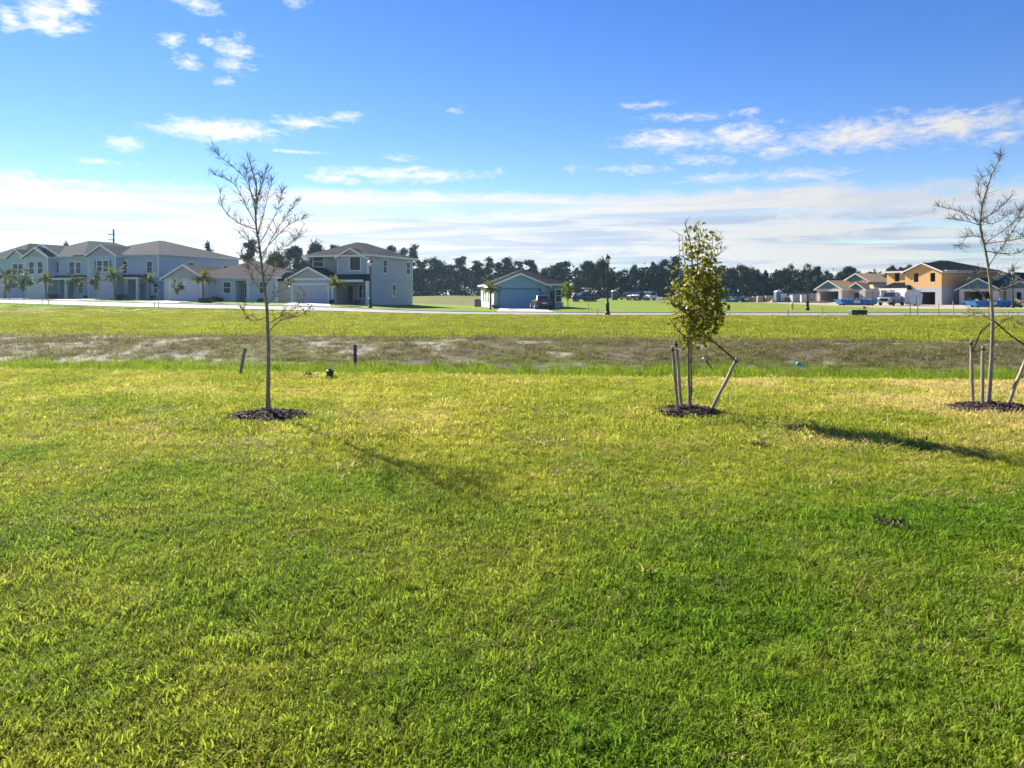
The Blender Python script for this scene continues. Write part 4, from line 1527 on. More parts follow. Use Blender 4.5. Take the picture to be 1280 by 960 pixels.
# mulch rings
def mulch(c, rx, ry, label, seed):
    q = random.Random(seed)
    loc = Vector((c.x, c.y, gz(c.x, c.y)))
    o = thing('mulch_bed', label, 'mulch', loc, group='mulch rings round the young trees')
    b = MB()
    vs, fs = [(0, 0, 0.09)], []
    K, N = 7, 48
    ph = [q.uniform(0, 6.28) for _ in range(4)]
    for k in range(1, K + 1):
        for j in range(N):
            t = 2 * math.pi * j / N
            e = 1 + 0.05 * math.sin(3 * t + ph[0]) + 0.04 * math.sin(7 * t + ph[1]) + 0.02 * q.uniform(-1, 1)
            r = k / K * e
            z = 0.09 * (1 - (k / K) ** 2.2) + q.uniform(-.006, .008) - (0.03 if k == K else 0)
            vs.append((rx * r * math.cos(t), ry * r * math.sin(t), z))
    for j in range(N):
        fs.append((0, 1 + j, 1 + (j + 1) % N))
    for k in range(K - 1):
        for j in range(N):
            a, c2 = 1 + k * N + j, 1 + k * N + (j + 1) % N
            fs.append((a, a + N, c2 + N, c2))
    b.add(vs, fs)
    b.build('mulch_mound', mulchm, o, smooth=True)
    ch = MB()
    for _ in range(620):
        t, r = q.uniform(0, 6.283), math.sqrt(q.random()) * q.uniform(0.9, 1.07)
        p = Vector((rx * r * math.cos(t), ry * r * math.sin(t), 0.09 * max(0, 1 - r ** 2.2) + 0.006))
        d = Vector((q.gauss(0, 1), q.gauss(0, 1), q.gauss(0, .35))).normalized()
        sd = d.cross(Vector((q.gauss(0, .4), q.gauss(0, .4), 1))).normalized()
        up = sd.cross(d)
        L, W, H = q.uniform(.015, .045), q.uniform(.006, .014), q.uniform(.003, .007)
        ch.hexa([p - d * L - sd * W, p + d * L - sd * W, p + d * L + sd * W, p - d * L + sd * W],
                [p - d * L - sd * W + up * H, p + d * L - sd * W * .6 + up * H, p + d * L + sd * W * .6 + up * H, p - d * L + sd * W + up * H])
    tag(ch.build('wood_chips', mulchm, o), kind='stuff')


mulch(*MULCH[0], 'oval of dark bark mulch round the foot of the stakeless bare left tree', 1)
mulch(*MULCH[1], 'oval of dark bark mulch under the leafy tree and its three stakes', 2)
mulch(*MULCH[2], 'oval of dark bark mulch under the bare crooked tree at the right edge', 3)


# stakes and straps
def stake(p0, p1, r, label, group, name='tree_stake', m=wood):
    o = thing(name, label, 'stake', p0, group=group)
    d = Vector(p1) - Vector(p0)
    q = random.Random(int(p0[0] * 100))
    n = 5
    b = MB().tube([Vector((0, 0, 0)) - d.normalized() * 0.12] + [d * (i / n) + Vector((q.gauss(0, .003), q.gauss(0, .003), 0)) for i in range(1, n + 1)],
                  [r * 1.02] + [r * q.uniform(.92, 1.04) for _ in range(n)], 8)
    b.build('pole', m, o)
    c = MB().tube([d * 0.93, d * 0.955], [r * 1.18, r * 1.18], 8)
    c.build('strap_loop', strapm, o)
    return o


def strap(name, pts, label, group, w=0.011):
    o = MB()
    o.tube(pts, w, 6)
    ob = o.build(name, strapm)
    tag(ob, label, 'strap', group)
    return ob


def foot(px, py):
    Y = CAMZ * F / (py - HOR)
    p = at(px, Y)
    for _ in range(3):
        p.z = gz(p.x, p.y)
        Y = (CAMZ - p.z) * F / (py - HOR)
        p = at(px, Y)
    p.z = gz(p.x, p.y)
    return p


GS2 = 'stakes round the leafy middle tree'
def lean(px0, py0, px1, py1, dy=0.0):
    a = foot(px0, py0)
    return a, at(px1, a.y + dy, py1)


a, c2_ = lean(847.7, 517, 840.4, 432.6, -0.05)
stake(a, c2_, 0.024, 'shaded outer wooden stake on the left of the leafy tree', GS2)
a, c3_ = lean(852.5, 511.5, 844.7, 426, 0.1)
stake(a, c3_, 0.024, 'pale taller wooden stake between the outer stake and the leafy tree trunk', GS2)
a, c4_ = lean(887.3, 516, 921.5, 448, 0.05)
stake(a, c4_, 0.026, 'slanting wooden stake leaning away right of the leafy tree', GS2)
hub = at(864.6, Y2 + 0.0, 406)
strap('tree_strap', [hub, hub.lerp(c4_, 0.5) - Vector((0, 0, 0.012)), c4_ - Vector((0.02, 0, 0.03)), c4_ - Vector((-0.015, 0, 0.05))], 'dark strap from the leafy tree to the slanting stake', 'tree straps')
strap('tree_strap', [at(861, Y2, 425), at(853, Y2, 438), c3_.lerp(at(852.5, Y2, 511), 0.12), c3_.lerp(at(852.5, Y2, 511), 0.2)], 'short dark strap between leafy tree trunk and the pale stake', 'tree straps', 0.008)
GS3 = 'stakes round the bare right tree'
a, d1_ = lean(1215.8, 506, 1213.6, 425)
stake(a, d1_, 0.026, 'taller upright wooden stake left of the bare right edge tree', GS3)
a, d2_ = lean(1228, 511.5, 1228.8, 432)
stake(a, d2_, 0.025, 'shorter upright wooden stake touching the bare right edge tree', GS3)
a, d3_ = lean(1256.7, 512, 1288, 436, 0.05)
stake(a, d3_, 0.026, 'wooden stake slanting out of frame right of the bare tree', GS3)
hub = at(1240, Y3, 402)
strap('tree_strap', [hub, hub.lerp(d1_, .5), d1_.lerp(at(1215.8, d1_.y, 506), .22)], 'dark strap from the bare right tree to its taller upright stake', 'tree straps')
strap('tree_strap', [hub + Vector((.02, 0, .02)), hub.lerp(d3_, .5) - Vector((0, 0, .01)), d3_], 'dark strap from the bare right tree to its slanting stake', 'tree straps')

# leaning old stake, purple marker, valve box, weed, bottle, fallen stick
a = foot(300, 470)
o = thing('old_stake', 'weathered grey wooden stake leaning alone in the ditch beside the bare left tree', 'stake', a)
top = at(306.5, a.y + 0.1, 435) - a
b = MB()
wv = Vector((0.027, 0, 0))
dv = Vector((0, 0.016, 0))
b.hexa([-wv - dv - top * .15, wv - dv - top * .15, wv + dv - top * .15, -wv + dv - top * .15], [top - wv - dv, top + wv - dv, top + wv + dv, top - wv + dv])
b.build('board', mat('grey_weathered_wood', (0.22, 0.20, 0.17), 0.9, 0.25, 9, stretch=(1, 1, .2)), o)
a = foot(444, 459.5)
o = thing('marker_post', 'purple painted marker post standing on the ditch bank', 'marker post', a)
hh = at(444, a.y, 430.5).z - a.z
b = MB().box(-0.045, 0.045, -0.02, 0.02, -0.2, hh - 0.03)
b.prism([(-0.045, hh - 0.03), (0.045, hh - 0.03), (0.0, hh)], -0.02, 0.02)
b.build('post', mat('purple_marker_paint', (0.10, 0.045, 0.19), 0.6, 0.15, 6), o)
a = foot(412.5, 472.5)
o = thing('valve_box', 'small black drain cap standing in the ditch grass', 'drain cap', a)
hh = at(412.5, a.y, 462.5).z - a.z
blk = mat('black_plastic', (0.018, 0.022, 0.03), 0.45, 0.2, 8)
b = MB().lathe([(0.072, -0.1), (0.072, hh * .8), (0.066, hh * .81), (0.078, hh * .82), (0.078, hh * .95), (0.06, hh)], n=18)
b.build('pipe', blk, o, smooth=False)
MB().box(-0.03, 0.03, -0.03, 0.03, hh - .002, hh + 0.03).build('cap_grip', blk, o)

wl = leaf_mat('ditch_weed_leaf', (0.035, 0.07, 0.010), (0.06, 0.11, 0.014), 0.4, scale=9)
a = foot(386, 471)
o = thing('weed_clump', 'low dark green weed clump between the drain cap and the bare tree', 'weed', a)
b = MB()
for _ in range(90):
    t = g.uniform(0, 6.283)
    d = Vector((math.cos(t), math.sin(t), g.uniform(.2, 1.3))).normalized()
    L = g.uniform(.08, .2)
    sd = d.cross(Vector((0, 0, 1))).normalized() * 0.012
    p = Vector((g.gauss(0, .06), g.gauss(0, .05), 0))
    b.add([p - sd * .5, p + sd * .5, p + d * L * .6 + sd, p + d * L * .6 - sd, p + d * L - Vector((0, 0, .02))], [(0, 1, 2, 3), (3, 2, 4)])
b.build('leaves', wl, o)

a = foot(1001, 467)
o = thing('plastic_bottle', 'bright blue plastic bottle lying in the tall ditch grass', 'bottle', a + Vector((0, 0, at(0, a.y, 456).z - a.z)), 0)
d = Vector((0.13, 0.03, -0.045))
b = MB().tube([-d, -d * .95, d * .4, d * .7, d * .78], [0.03, 0.045, 0.045, 0.022, 0.02], 14)
b.build('bottle_body', mat('blue_plastic', (0.02, 0.36, 0.62), 0.3, 0.1, 5), o, smooth=True)
MB().tube([d * .79, d * .92], [0.024, 0.024], 10).build('cap', blk, o)

a = foot(905, 472)
o = thing('fallen_stick', 'dark rod with a white end propped in the ditch behind the leafy tree', 'stick', a)
tp_ = at(881, a.y + .5, 449) - a
MB().tube([Vector((0, 0, -.05)), tp_ * .95], [0.016, 0.014], 6).build('rod', mat('dark_rod', (.03, .03, .03), .7), o)
MB().tube([tp_ * .93, tp_, tp_ + Vector((-.05, 0, .03))], [.022, .035, .028], 8).build('white_end', mat('white_plastic', (.7, .68, .64), .5), o)
a = foot(880, 472.5)
o = MB().tube([Vector((-.24, 0.05, .045)), Vector((0.05, 0, .05)), Vector((.28, -.04, .03))], [.022, .026, .02], 7)
tag(o.build('fallen_branch', barkd, loc=a), 'short dark branch lying flat behind the leafy tree trunk', 'branch')

# bits lying on the lawn
for k, (px, py, rr, lb) in enumerate(((1112, 660, .10, 'larger dark bare patch of dead leaves on the right lawn'), (951, 560, .09, 'small pile of dead leaves right of the leafy tree mulch'))):
    a = foot(px, py)
    b = MB()
    for _ in range(48):
        p = Vector((g.gauss(0, rr * .55), g.gauss(0, rr * .5), 0.035 + g.random() * .02))
        b.leafquads([p], 0.04, g, 0.6)
    ob = b.build('dead_leaves', mat('dead_leaf', (0.20, 0.135, 0.085), 0.9, .4, 20), loc=a)
    tag(ob, lb, 'dead leaves')

# ------------------------------------------------------------------ woodland behind
pine_m = leaf_mat('pine_needles', (0.009, 0.020, 0.011), (0.021, 0.038, 0.014), 0.10, rough=0.7, scale=0.5)
oak_m = leaf_mat('dark_oak_foliage', (0.010, 0.021, 0.010), (0.024, 0.042, 0.014), 0.10, rough=0.7, scale=0.5)
trunk_m = mat('pine_bark', (0.05, 0.045, 0.04), 0.95, 0.3, 2.0)


def clump(b, c, rx, ry, rz, n, size, g):
    P = []
    for _ in range(n):
        d = Vector((g.gauss(0, 1), g.gauss(0, 1), g.gauss(0, 1))).normalized() * (g.random() ** 0.45) * g.uniform(.6, 1.45)
        P.append((c[0] + d.x * rx, c[1] + d.y * ry, c[2] + d.z * rz))
    b.leafquads(P, size, g, aspect=1.35)


def proto(kind, seed):
    """unit-height tree: crown and trunk meshes"""
    g = random.Random(seed)
    cb, tb = MB(), MB()
    lean_ = g.uniform(-.03, .03)
    if kind == 'pine':
        tb.tube([(0, 0, -.03), (lean_ * .4, 0, .4), (lean_, 0, .95)], [.017, .013, .004], 6)
        for k in range(15):
            z = 0.42 + 0.55 * (k / 14) ** .9
            r = g.uniform(.05, .17) * (1.15 - 0.75 * (z - .42) / .58)
            t = g.uniform(0, 6.283)
            c = (lean_ * z + r * math.cos(t), r * math.sin(t), z + g.uniform(-.02, .02))
            tb.tube([(lean_ * z, 0, z - .05), c], [.006, .003], 4)
            s = g.uniform(.055, .10)
            clump(cb, c, s * 1.15, s * 1.15, s * .68, 230, .032, g)
    elif kind == 'oak':
        tb.tube([(0, 0, -.03), (lean_, 0, .3), (lean_, 0, .6)], [.03, .024, .012], 7)
        for k in range(22):
            t = g.uniform(0, 6.283)
            e = g.uniform(-.1, 1.0)
            r = .34 * math.sqrt(max(0, 1 - max(e, 0) ** 2)) * g.uniform(.5, 1.05)
            z = .50 + .40 * e
            c = (r * math.cos(t), r * math.sin(t), z)
            tb.tube([(lean_, 0, .32), (c[0] * .5, c[1] * .5, .45), c], [.011, .008, .004], 4)
            s = g.uniform(.09, .15)
            clump(cb, c, s, s, s * .85, 300, .034, g)
    elif kind == 'conifer':
        tb.tube([(0, 0, -.03), (0, 0, .97)], [.02, .004], 6)
        for k in range(26):
            z = .12 + .86 * k / 25
            r = .20 * (1 - z) + .015
            for _ in range(2):
                t = g.uniform(0, 6.283)
                c = (r * .7 * math.cos(t), r * .7 * math.sin(t), z)
                tb.tube([(0, 0, z), c], [.004, .002], 3)
                clump(cb, c, r * .7 + .02, r * .7 + .02, .05, 75, .030, g)
    else:   # thin: slender ragged tree
        tb.tube([(0, 0, -.03), (lean_, 0, .45), (lean_ * 2, 0, .92)], [.016, .011, .004], 6)
        for k in range(17):
            z = g.uniform(.18, .97)
            r = g.uniform(.02, .13)
            t = g.uniform(0, 6.283)
            c = (r * math.cos(t) + lean_ * z, r * math.sin(t), z)
            tb.tube([(lean_ * z, 0, z - .06), c], [.005, .002], 4)
            s = g.uniform(.05, .09)
            clump(cb, c, s, s, s * .95, 210, .032, g)
    return cb, tb


PROTO = {}


def far_tree(kind, var, px, py, Y, wpx, label, group, rz=None, name=None, zoff=0.0):
    """a tree whose top reaches row PY at depth Y; WPX is its crown's width in photo pixels"""
    x = (px - 640) / F * Y
    z = gz(x, Y)
    H = CAMZ - (py - HOR) / F * Y - z
    nat = {'pine': .36, 'oak': .86, 'conifer': .36, 'thin': .32}[kind]
    wid = wpx / F * Y / nat
    nm = name or {'pine': 'pine_tree', 'oak': 'oak_tree', 'conifer': 'conifer_tree', 'thin': 'slender_tree'}[kind]
    key = (kind, var)
    if key not in PROTO:
        cb, tb = proto(kind, 100 + 7 * var + len(kind))
        o = thing(nm, label, 'tree', group=group)
        cb.build('crown', oak_m if kind == 'oak' else pine_m, o)
        tb.build('trunk', trunk_m, o)
        PROTO[key] = o
    else:
        o = copy_tree(PROTO[key])
        o.name = nm
        o['label'] = label
        o['group'] = group
    o.location = (x, Y, z - 0.05)
    o.rotation_euler = (0, 0, rng.uniform(0, 6.28) if rz is None else rz)
    o.scale = (wid, wid, H)
    return o


ORD = ['first', 'second', 'third', 'fourth', 'fifth', 'sixth', 'seventh', 'eighth', 'ninth', 'tenth', 'eleventh', 'twelfth', 'thirteenth', 'fourteenth', 'fifteenth']
KIND = {'pine': 'dark tufted pine', 'oak': 'dark round oak', 'conifer': 'dark pointed conifer', 'thin': 'slender ragged tree'}
SEG = [
    ('behind the townhouse roofs', [('oak', 82, 301, 150, 22), ('thin', 264, 304, 160, 14), ('thin', 254, 309, 170, 10)]),
    ('between brown roofed bungalow and grey house', [('pine', 311, 300, 150, 22), ('oak', 345, 312, 150, 36), ('oak', 368, 306, 160, 40), ('oak', 396, 302, 165, 40), ('thin', 418, 307, 165, 16), ('oak', 335, 322, 140, 34)]),
    ('between grey house and blue garage house', [('pine', 490, 307, 235, 20), ('pine', 503, 312, 240, 20), ('pine', 515, 308, 235, 18), ('oak', 540, 317, 230, 40), ('thin', 557, 331, 240, 20), ('pine', 575, 321, 240, 22), ('thin', 526, 322, 236, 18)]),
    ('above the blue garage roof', [('pine', 598, 327, 245, 22), ('thin', 609, 323, 250, 18), ('pine', 622, 328, 245, 18), ('pine', 634, 323, 245, 20), ('thin', 648, 327, 250, 16), ('pine', 662, 325, 245, 22), ('oak', 680, 341, 240, 26), ('pine', 696, 330, 240, 26), ('thin', 706, 321, 245, 18)]),
    ('between blue garage house and leafy tree', [('oak', 736, 325, 225, 32), ('oak', 752, 323, 230, 34), ('oak', 764, 335, 225, 24), ('thin', 778, 337, 240, 18), ('oak', 794, 330, 235, 26), ('pine', 806, 335, 240, 20), ('conifer', 817, 328, 240, 20), ('pine', 829, 326, 245, 22), ('pine', 842, 322, 240, 24), ('oak', 725, 344, 220, 26), ('conifer', 826, 336, 235, 20)]),
    ('between leafy tree and unfinished bungalow', [('oak', 908, 338, 240, 26), ('oak', 926, 327, 235, 42), ('oak', 947, 336, 240, 26), ('conifer', 957, 339, 245, 16), ('oak', 976, 337, 245, 34), ('oak', 997, 341, 245, 26), ('pine', 1011, 332, 240, 16), ('pine', 1021, 333, 245, 16), ('oak', 1030, 343, 245, 24), ('thin', 1038, 339, 250, 14), ('oak', 890, 340, 245, 26)]),
    ('behind the unfinished houses', [('oak', 1060, 332, 240, 26), ('oak', 1050, 339, 245, 22), ('thin', 1092, 341, 250, 8), ('oak', 1120, 328, 235, 28), ('oak', 1137, 330, 240, 22), ('pine', 1112, 334, 240, 14), ('thin', 1205, 332, 200, 16), ('oak', 1222, 336, 210, 24), ('oak', 1246, 342, 210, 26), ('oak', 1272, 338, 200, 30), ('oak', 1292, 336, 210, 26)]),
]
for place, rows_ in SEG:
    order = sorted(range(len(rows_)), key=lambda i: rows_[i][1])
    cnt = {}
    many = {}
    for r in rows_:
        many[r[0]] = many.get(r[0], 0) + 1
    for i in order:
        kind, px, py, Y, wpx = rows_[i]
        n = cnt.get(kind, 0)
        cnt[kind] = n + 1
        lead = f'{ORD[n]} ' if many[kind] > 1 else ''
        lab = f'{lead}{KIND[kind]}' + (' from the left ' if many[kind] > 1 else ' ') + place
        far_tree(kind, (i + len(place)) % 6, px, py, Y, wpx, lab, 'trees along the far edge of the field')


# a back row fills the gaps
BR = 'back row of the far tree line'
g = random.Random(77)
for i, px in enumerate(range(478, 1330, 21)):
    top = {0: 331, 1: 338, 2: 334, 3: 342}[i % 4] + g.uniform(-2, 3) + (4 if px > 1030 else 0)
    far_tree(('oak', 'pine', 'oak', 'thin')[i % 4], (i // 2) % 6, px + g.uniform(-6, 6), top, g.uniform(262, 290), g.uniform(22, 34) if i % 2 == 0 else g.uniform(16, 22),
             'dark tree of the back row, mostly hidden by the trees before it', BR)


# the scrub at the wood's foot reads as one mass
def undergrowth():
    g = random.Random(5)
    b = MB()
    for px in range(-60, 1420, 7):
        Y = g.uniform(236, 262) if px > 440 else g.uniform(165, 185)
        if px < 440 and px > 440 - 60:
            Y = g.uniform(200, 240)
        x = (px + g.uniform(-4, 4) - 640) / F * Y
        h = g.uniform(3.5, 9.5) if px > 440 else g.uniform(2, 4)
        z = gz(x, Y)
        for _ in range(8):
            s = g.uniform(1.2, 2.4)
            clump(b, (x + g.uniform(-2, 2), Y + g.uniform(-3, 3), z + 0.3 + g.random() ** 1.6 * h), s * 1.2, s * 1.2, s, 60, .85, g)
    tag(b.build('undergrowth', oak_m), 'dark scrub filling the foot of the far tree line', 'undergrowth', kind='stuff')


undergrowth()

# ------------------------------------------------------------------ palms and small yard trees
palm_leaf = leaf_mat('palm_frond', (0.075, 0.105, 0.015), (0.145, 0.150, 0.020), 0.5, scale=1.5, rough=0.75, spec=0.05)
palm_bark = mat('palm_bark', (0.17, 0.14, 0.11), 0.9, 0.3, 5, stretch=(1, 1, 4))
yard_leaf = leaf_mat('yard_tree_leaf', (0.045, 0.075, 0.015), (0.09, 0.115, 0.02), 0.4, scale=2.0)
lime_leaf = leaf_mat('lime_green_leaf', (0.09, 0.155, 0.018), (0.15, 0.21, 0.03), 0.5, scale=2.0)


def palm_proto(seed, label, group):
    """about 4 m tall: trunk, crown of arching feathered fronds"""
    g = random.Random(seed)
    o = thing('palm_tree', label, 'palm', group=group)
    ln = g.uniform(-.15, .15)
    MB().tube([(0, 0, -.2), (ln * .3, 0, .8), (ln * .8, 0, 1.7), (ln, 0, 2.35)], [.14, .11, .095, .10], 9).build('trunk', palm_bark, o)
    b = MB()
    for k in range(17):
        t = k * 2.399 + g.uniform(-.2, .2)
        el0 = g.uniform(.15, 1.35)
        L = g.uniform(1.3, 1.9)
        d = Vector((math.cos(t) * math.cos(el0), math.sin(t) * math.cos(el0), math.sin(el0)))
        p = Vector((ln, 0, 2.35))
        pts = [p]
        for j in range(9):
            d = (d + Vector((0, 0, -.17))).normalized()
            p = p + d * L / 9
            pts.append(p)
        b.tube(pts, [.02 - .0017 * j for j in range(10)], 4, cap=False)
        for j in range(1, 10):
            for q in range(2):
                c = pts[j - 1].lerp(pts[j], q / 2)
                d = (pts[j] - pts[j - 1]).normalized()
                sd = d.cross(Vector((0, 0, 1))).normalized()
                for s in (-1, 1):
                    ll = .42 * math.sin(math.pi * min(.95, .15 + j / 11)) * g.uniform(.8, 1.1)
                    e = c + sd * s * ll * .8 + d * ll * .45 - Vector((0, 0, ll * g.uniform(.15, .5)))
                    wv = d * .045
                    b.add([c - wv, c + wv, c.lerp(e, .6) + wv * .9, e, c.lerp(e, .6) - wv * .9], [(0, 1, 2, 3, 4)])
    b.build('fronds', palm_leaf, o)
    return o


def small_tree_proto(seed, label, group, m, shape, name='yard_tree'):
    g = random.Random(seed)
    o = thing(name, label, 'tree', group=group)
    tb = MB().tube([(0, 0, -.2), (.02, 0, 1.2), (0, 0, 2.6)], [.05, .04, .012], 7)
    b = MB()
    for k in range(16):
        z = g.uniform(1.1, 3.1)
        r = shape * math.sin(math.pi * min(1, max(0, (z - .9) / 2.6))) * g.uniform(.2, .9)
        t = g.uniform(0, 6.283)
        c = (r * math.cos(t), r * math.sin(t), z)
        tb.tube([(0, 0, max(.9, z - .5)), c], [.015, .006], 4)
        s = g.uniform(.22, .38)
        clump(b, c, s, s, s * 1.1, 55, .15, g)
    tb.build('trunk', bark, o)
    b.build('crown', m, o)
    return o


def plant_at(o, px, pytop, Y, natural_h, rz=None, wk=1.0):
    x = (px - 640) / F * Y
    z = gz(x, Y)
    s = (CAMZ - (pytop - HOR) / F * Y - z) / natural_h
    o.location = (x, Y, z)
    o.scale = (s * wk, s * wk, s)
    o.rotation_euler = (0, 0, rng.uniform(0, 6.28) if rz is None else rz)
    return o


PG = 'young palms in the front yards'
palmA = palm_proto(1, 'tall palm before the second garage of the townhouse row', PG)
palmB = palm_proto(5, 'palm with drooping fronds before the grey two storey house porch', PG)
plant_at(palmA, 144, 326, 93, 3.75, 0.4)
plant_at(palmB, 420, 340, 80.5, 3.75, 2.0)
for src, px, top, Y, lb in ((palmB, 93, 336, 94, 'spreading palm before the middle porch of the townhouse row'), (palmA, 58, 334, 95, 'palm before the first garage of the townhouse row'),
                            (palmA, 254, 329, 86, 'bright palm beside the gabled garage of the low bungalow'), (palmB, 613, 346, 83, 'palm at the left corner of the blue garage house'),
                            (palmB, 187, 337, 95, 'palm before the right end of the townhouse row'), (palmA, 6, 328, 99, 'tall hazy palm at the left edge of the view')):
    c = copy_tree(src)
    c['label'] = lb
    plant_at(c, px, top, Y, 3.75)
YG = 'small trees in the front yards'
yt = small_tree_proto(3, 'small round tree before the low bungalow garage', YG, yard_leaf, .75)
plant_at(yt, 223, 344, 86, 3.4)
for px, top, Y, lb, wk in ((120, 332, 92, 'small leafy tree left of the tall palm by the townhouse row', .9), (30, 333, 95, 'hazy small tree before the left edge house', 1.1), (12, 340, 93, 'low hazy tree at the very left edge of the view', 1.0)):
    c = copy_tree(yt)
    c['label'] = lb
    plant_at(c, px, top, Y, 3.4, wk=wk)
lt = small_tree_proto(8, 'lime green young tree at the right corner of the blue garage house', YG, lime_leaf, .95, 'lime_tree')
plant_at(lt, 710, 345, 84, 3.4)

# foundation shrubs
shrub_m = leaf_mat('foundation_shrub_leaf', (0.03, 0.055, 0.012), (0.06, 0.09, 0.018), 0.35, scale=2.0)
sp = thing('shrub', 'low shrub at the foot of the townhouse wall', 'shrub', group='low shrubs along the house fronts')
b = MB()
gg = random.Random(4)
for _ in range(6):
    clump(b, (gg.uniform(-.3, .3), gg.uniform(-.2, .2), gg.uniform(.2, .5)), .3, .3, .28, 45, .14, gg)
b.build('foliage', shrub_m, sp)
MB().tube([(0, 0, -.1), (0, 0, .4)], [.03, .015], 5).build('stem', bark, sp)
first = True
for f_, px, w_, lb in ((fT, 62, -2.0, 'low shrub right of the first townhouse garage'), (fT, 68, -1.2, 'low shrub before the first townhouse porch'), (fT, 108, -.8, 'low shrub left of the second townhouse garage'),
                       (fT, 148, -1.6, 'low shrub right of the second townhouse garage'), (fT, 155, -1.6, 'low shrub before the right townhouse porch'), (fT, 190, -.7, 'low shrub at the right end of the townhouse row'),
                       (fL, 268, 1.2, 'low shrub left of the bungalow front window'), (fL, 276, 1.2, 'low shrub under the bungalow front window'), (fL, 325, 1.2, 'low shrub behind the bare left tree trunk'),
                       (fG, 414.5, -2.2, 'low shrub right of the grey house garage'), (fG, 447, -1.9, 'low shrub under the grey house porch window'), (fB, 688, 2.0, 'low shrub in the blue house entry nook'), (fB, 698, 2.0, 'low shrub at the right end of the blue house'), (fB, 618, -.6, 'low shrub at the left corner of the blue garage')):
    c = sp if first else copy_tree(sp)
    first = False
    q = f_.P(f_.X(px, w_), w_)
    c.location = (q[0], q[1], gz(*q))
    c.rotation_euler = (0, 0, rng.uniform(0, 6))
    k = rng.uniform(.8, 1.25)
    c.scale = (k, k, k)
    c['label'] = lb

# ------------------------------------------------------------------ street lamps
lampm = mat('black_lamp_metal', (0.016, 0.017, 0.019), 0.5, 0.15, 4)
globe = mat('frosted_lamp_glass', (0.70, 0.70, 0.68), 0.35, 0.05, 2)


def lamp_proto(label):
    o = thing('street_lamp', label, 'street lamp', group='street lamps along the street')
    MB()._lathe([(.20, -.2), (.20, .25), (.15, .32), (.13, .95), (.16, 1.0), (.085, 1.08)], (0, 0, 0), 14).build('base', lampm, o)
    MB().tube([(0, 0, 1.05), (0, 0, 2.5), (0, 0, 4.02)], [.085, .075, .058], 12).build('pole', lampm, o)
    b = MB()
    b._lathe([(.05, 4.0), (.13, 4.06), (.16, 4.12), (.05, 4.125)], (0, 0, 0), 12)
    for k in range(4):
        t = math.pi / 4 + k * math.pi / 2
        b.tube([(.15 * math.cos(t), .15 * math.sin(t), 4.1), (.235 * math.cos(t), .235 * math.sin(t), 4.52)], .016, 4)
    b._lathe([(.30, 4.52), (.27, 4.56), (.12, 4.70), (.05, 4.74), (.05, 4.80), (.015, 4.86), (.001, 4.93)], (0, 0, 0), 12)
    h = b.build('lantern', lampm, o)
    MB()._lathe([(.11, 4.13), (.17, 4.3), (.20, 4.515)], (0, 0, 0), 12).build('glass', globe, h)
    return o


lp = lamp_proto('black street lamp before the grey two storey house')
for i, (px, Y, lb) in enumerate(((463, 74.5, None), (759.5, 59.3, 'nearest black street lamp on the verge right of the blue garage house'), (1009.5, 78.0, 'black street lamp before the stacked site materials'), (1266, 92.0, 'black street lamp behind the crooked tree at the right edge'))):
    o = lp if i == 0 else copy_tree(lp)
    if lb:
        o['label'] = lb
    x = (px - 640) / F * Y
    o.location = (x, Y, gz(x, Y) + (0.0))

# ------------------------------------------------------------------ power pole behind the townhouses
Y = 150
x = (142 - 640) / F * Y
o = thing('utility_pole', 'wooden power pole with crossarms rising behind the townhouse roofs', 'utility pole', (x, Y, gz(x, Y)))
H = CAMZ - (286.5 - HOR) / F * Y - gz(x, Y)
MB().tube([(0, 0, -.4), (0, 0, H)], [.20, .15], 8).build('pole', mat('pole_timber', (.12, .09, .07), .9, .2, 3), o)
for k, zz in enumerate((H - 1.1, H - 2.2)):
    c = MB().box(-1.1, .3, -.07, .07, zz, zz + .14).build('crossarm', mat('pole_timber', None), o)
    b = MB()
    for q in (-.95, -.5, .15):
        b.tube([(q, 0, zz + .141), (q, 0, zz + .34)], .05, 6)
    b.build('insulator', globe, c)

# ------------------------------------------------------------------ vehicles
paint_dark = mat('dark_charcoal_car_paint', (0.022, 0.024, 0.03), 0.25, 0.1, .5, spec=.6)
paint_white = mat('white_car_paint', (0.62, 0.63, 0.64), 0.25, 0.04, .5, spec=.6)
paint_silver = mat('silver_car_paint', (0.36, 0.37, 0.39), 0.28, 0.04, .5, metal=.4)
paint_navy = mat('navy_car_paint', (0.02, 0.028, 0.055), 0.25, 0.1, .5, spec=.6)
paint_red = mat('red_machine_paint', (0.40, 0.05, 0.035), 0.4, 0.1, 2)
carglass = mat('tinted_car_glass', (0.02, 0.024, 0.028), 0.06, 0.1, .5, spec=.9)
tyre = mat('tyre_rubber', (0.018, 0.018, 0.018), 0.9, 0.2, 6)
rimm = mat('alloy_wheel', (0.42, 0.42, 0.43), 0.35, 0.1, 4, metal=.7)
redl = mat('red_tail_lens', (0.35, 0.012, 0.012), 0.25, 0.1, 4)
clearl = mat('headlight_lens', (0.66, 0.68, 0.70), 0.15, 0.05, 4)
plate = mat('licence_plate', (0.62, 0.62, 0.58), 0.5, 0.05, 4)
chrome = mat('chrome_trim', (0.5, 0.5, 0.5), 0.2, 0.05, 4, metal=.9)


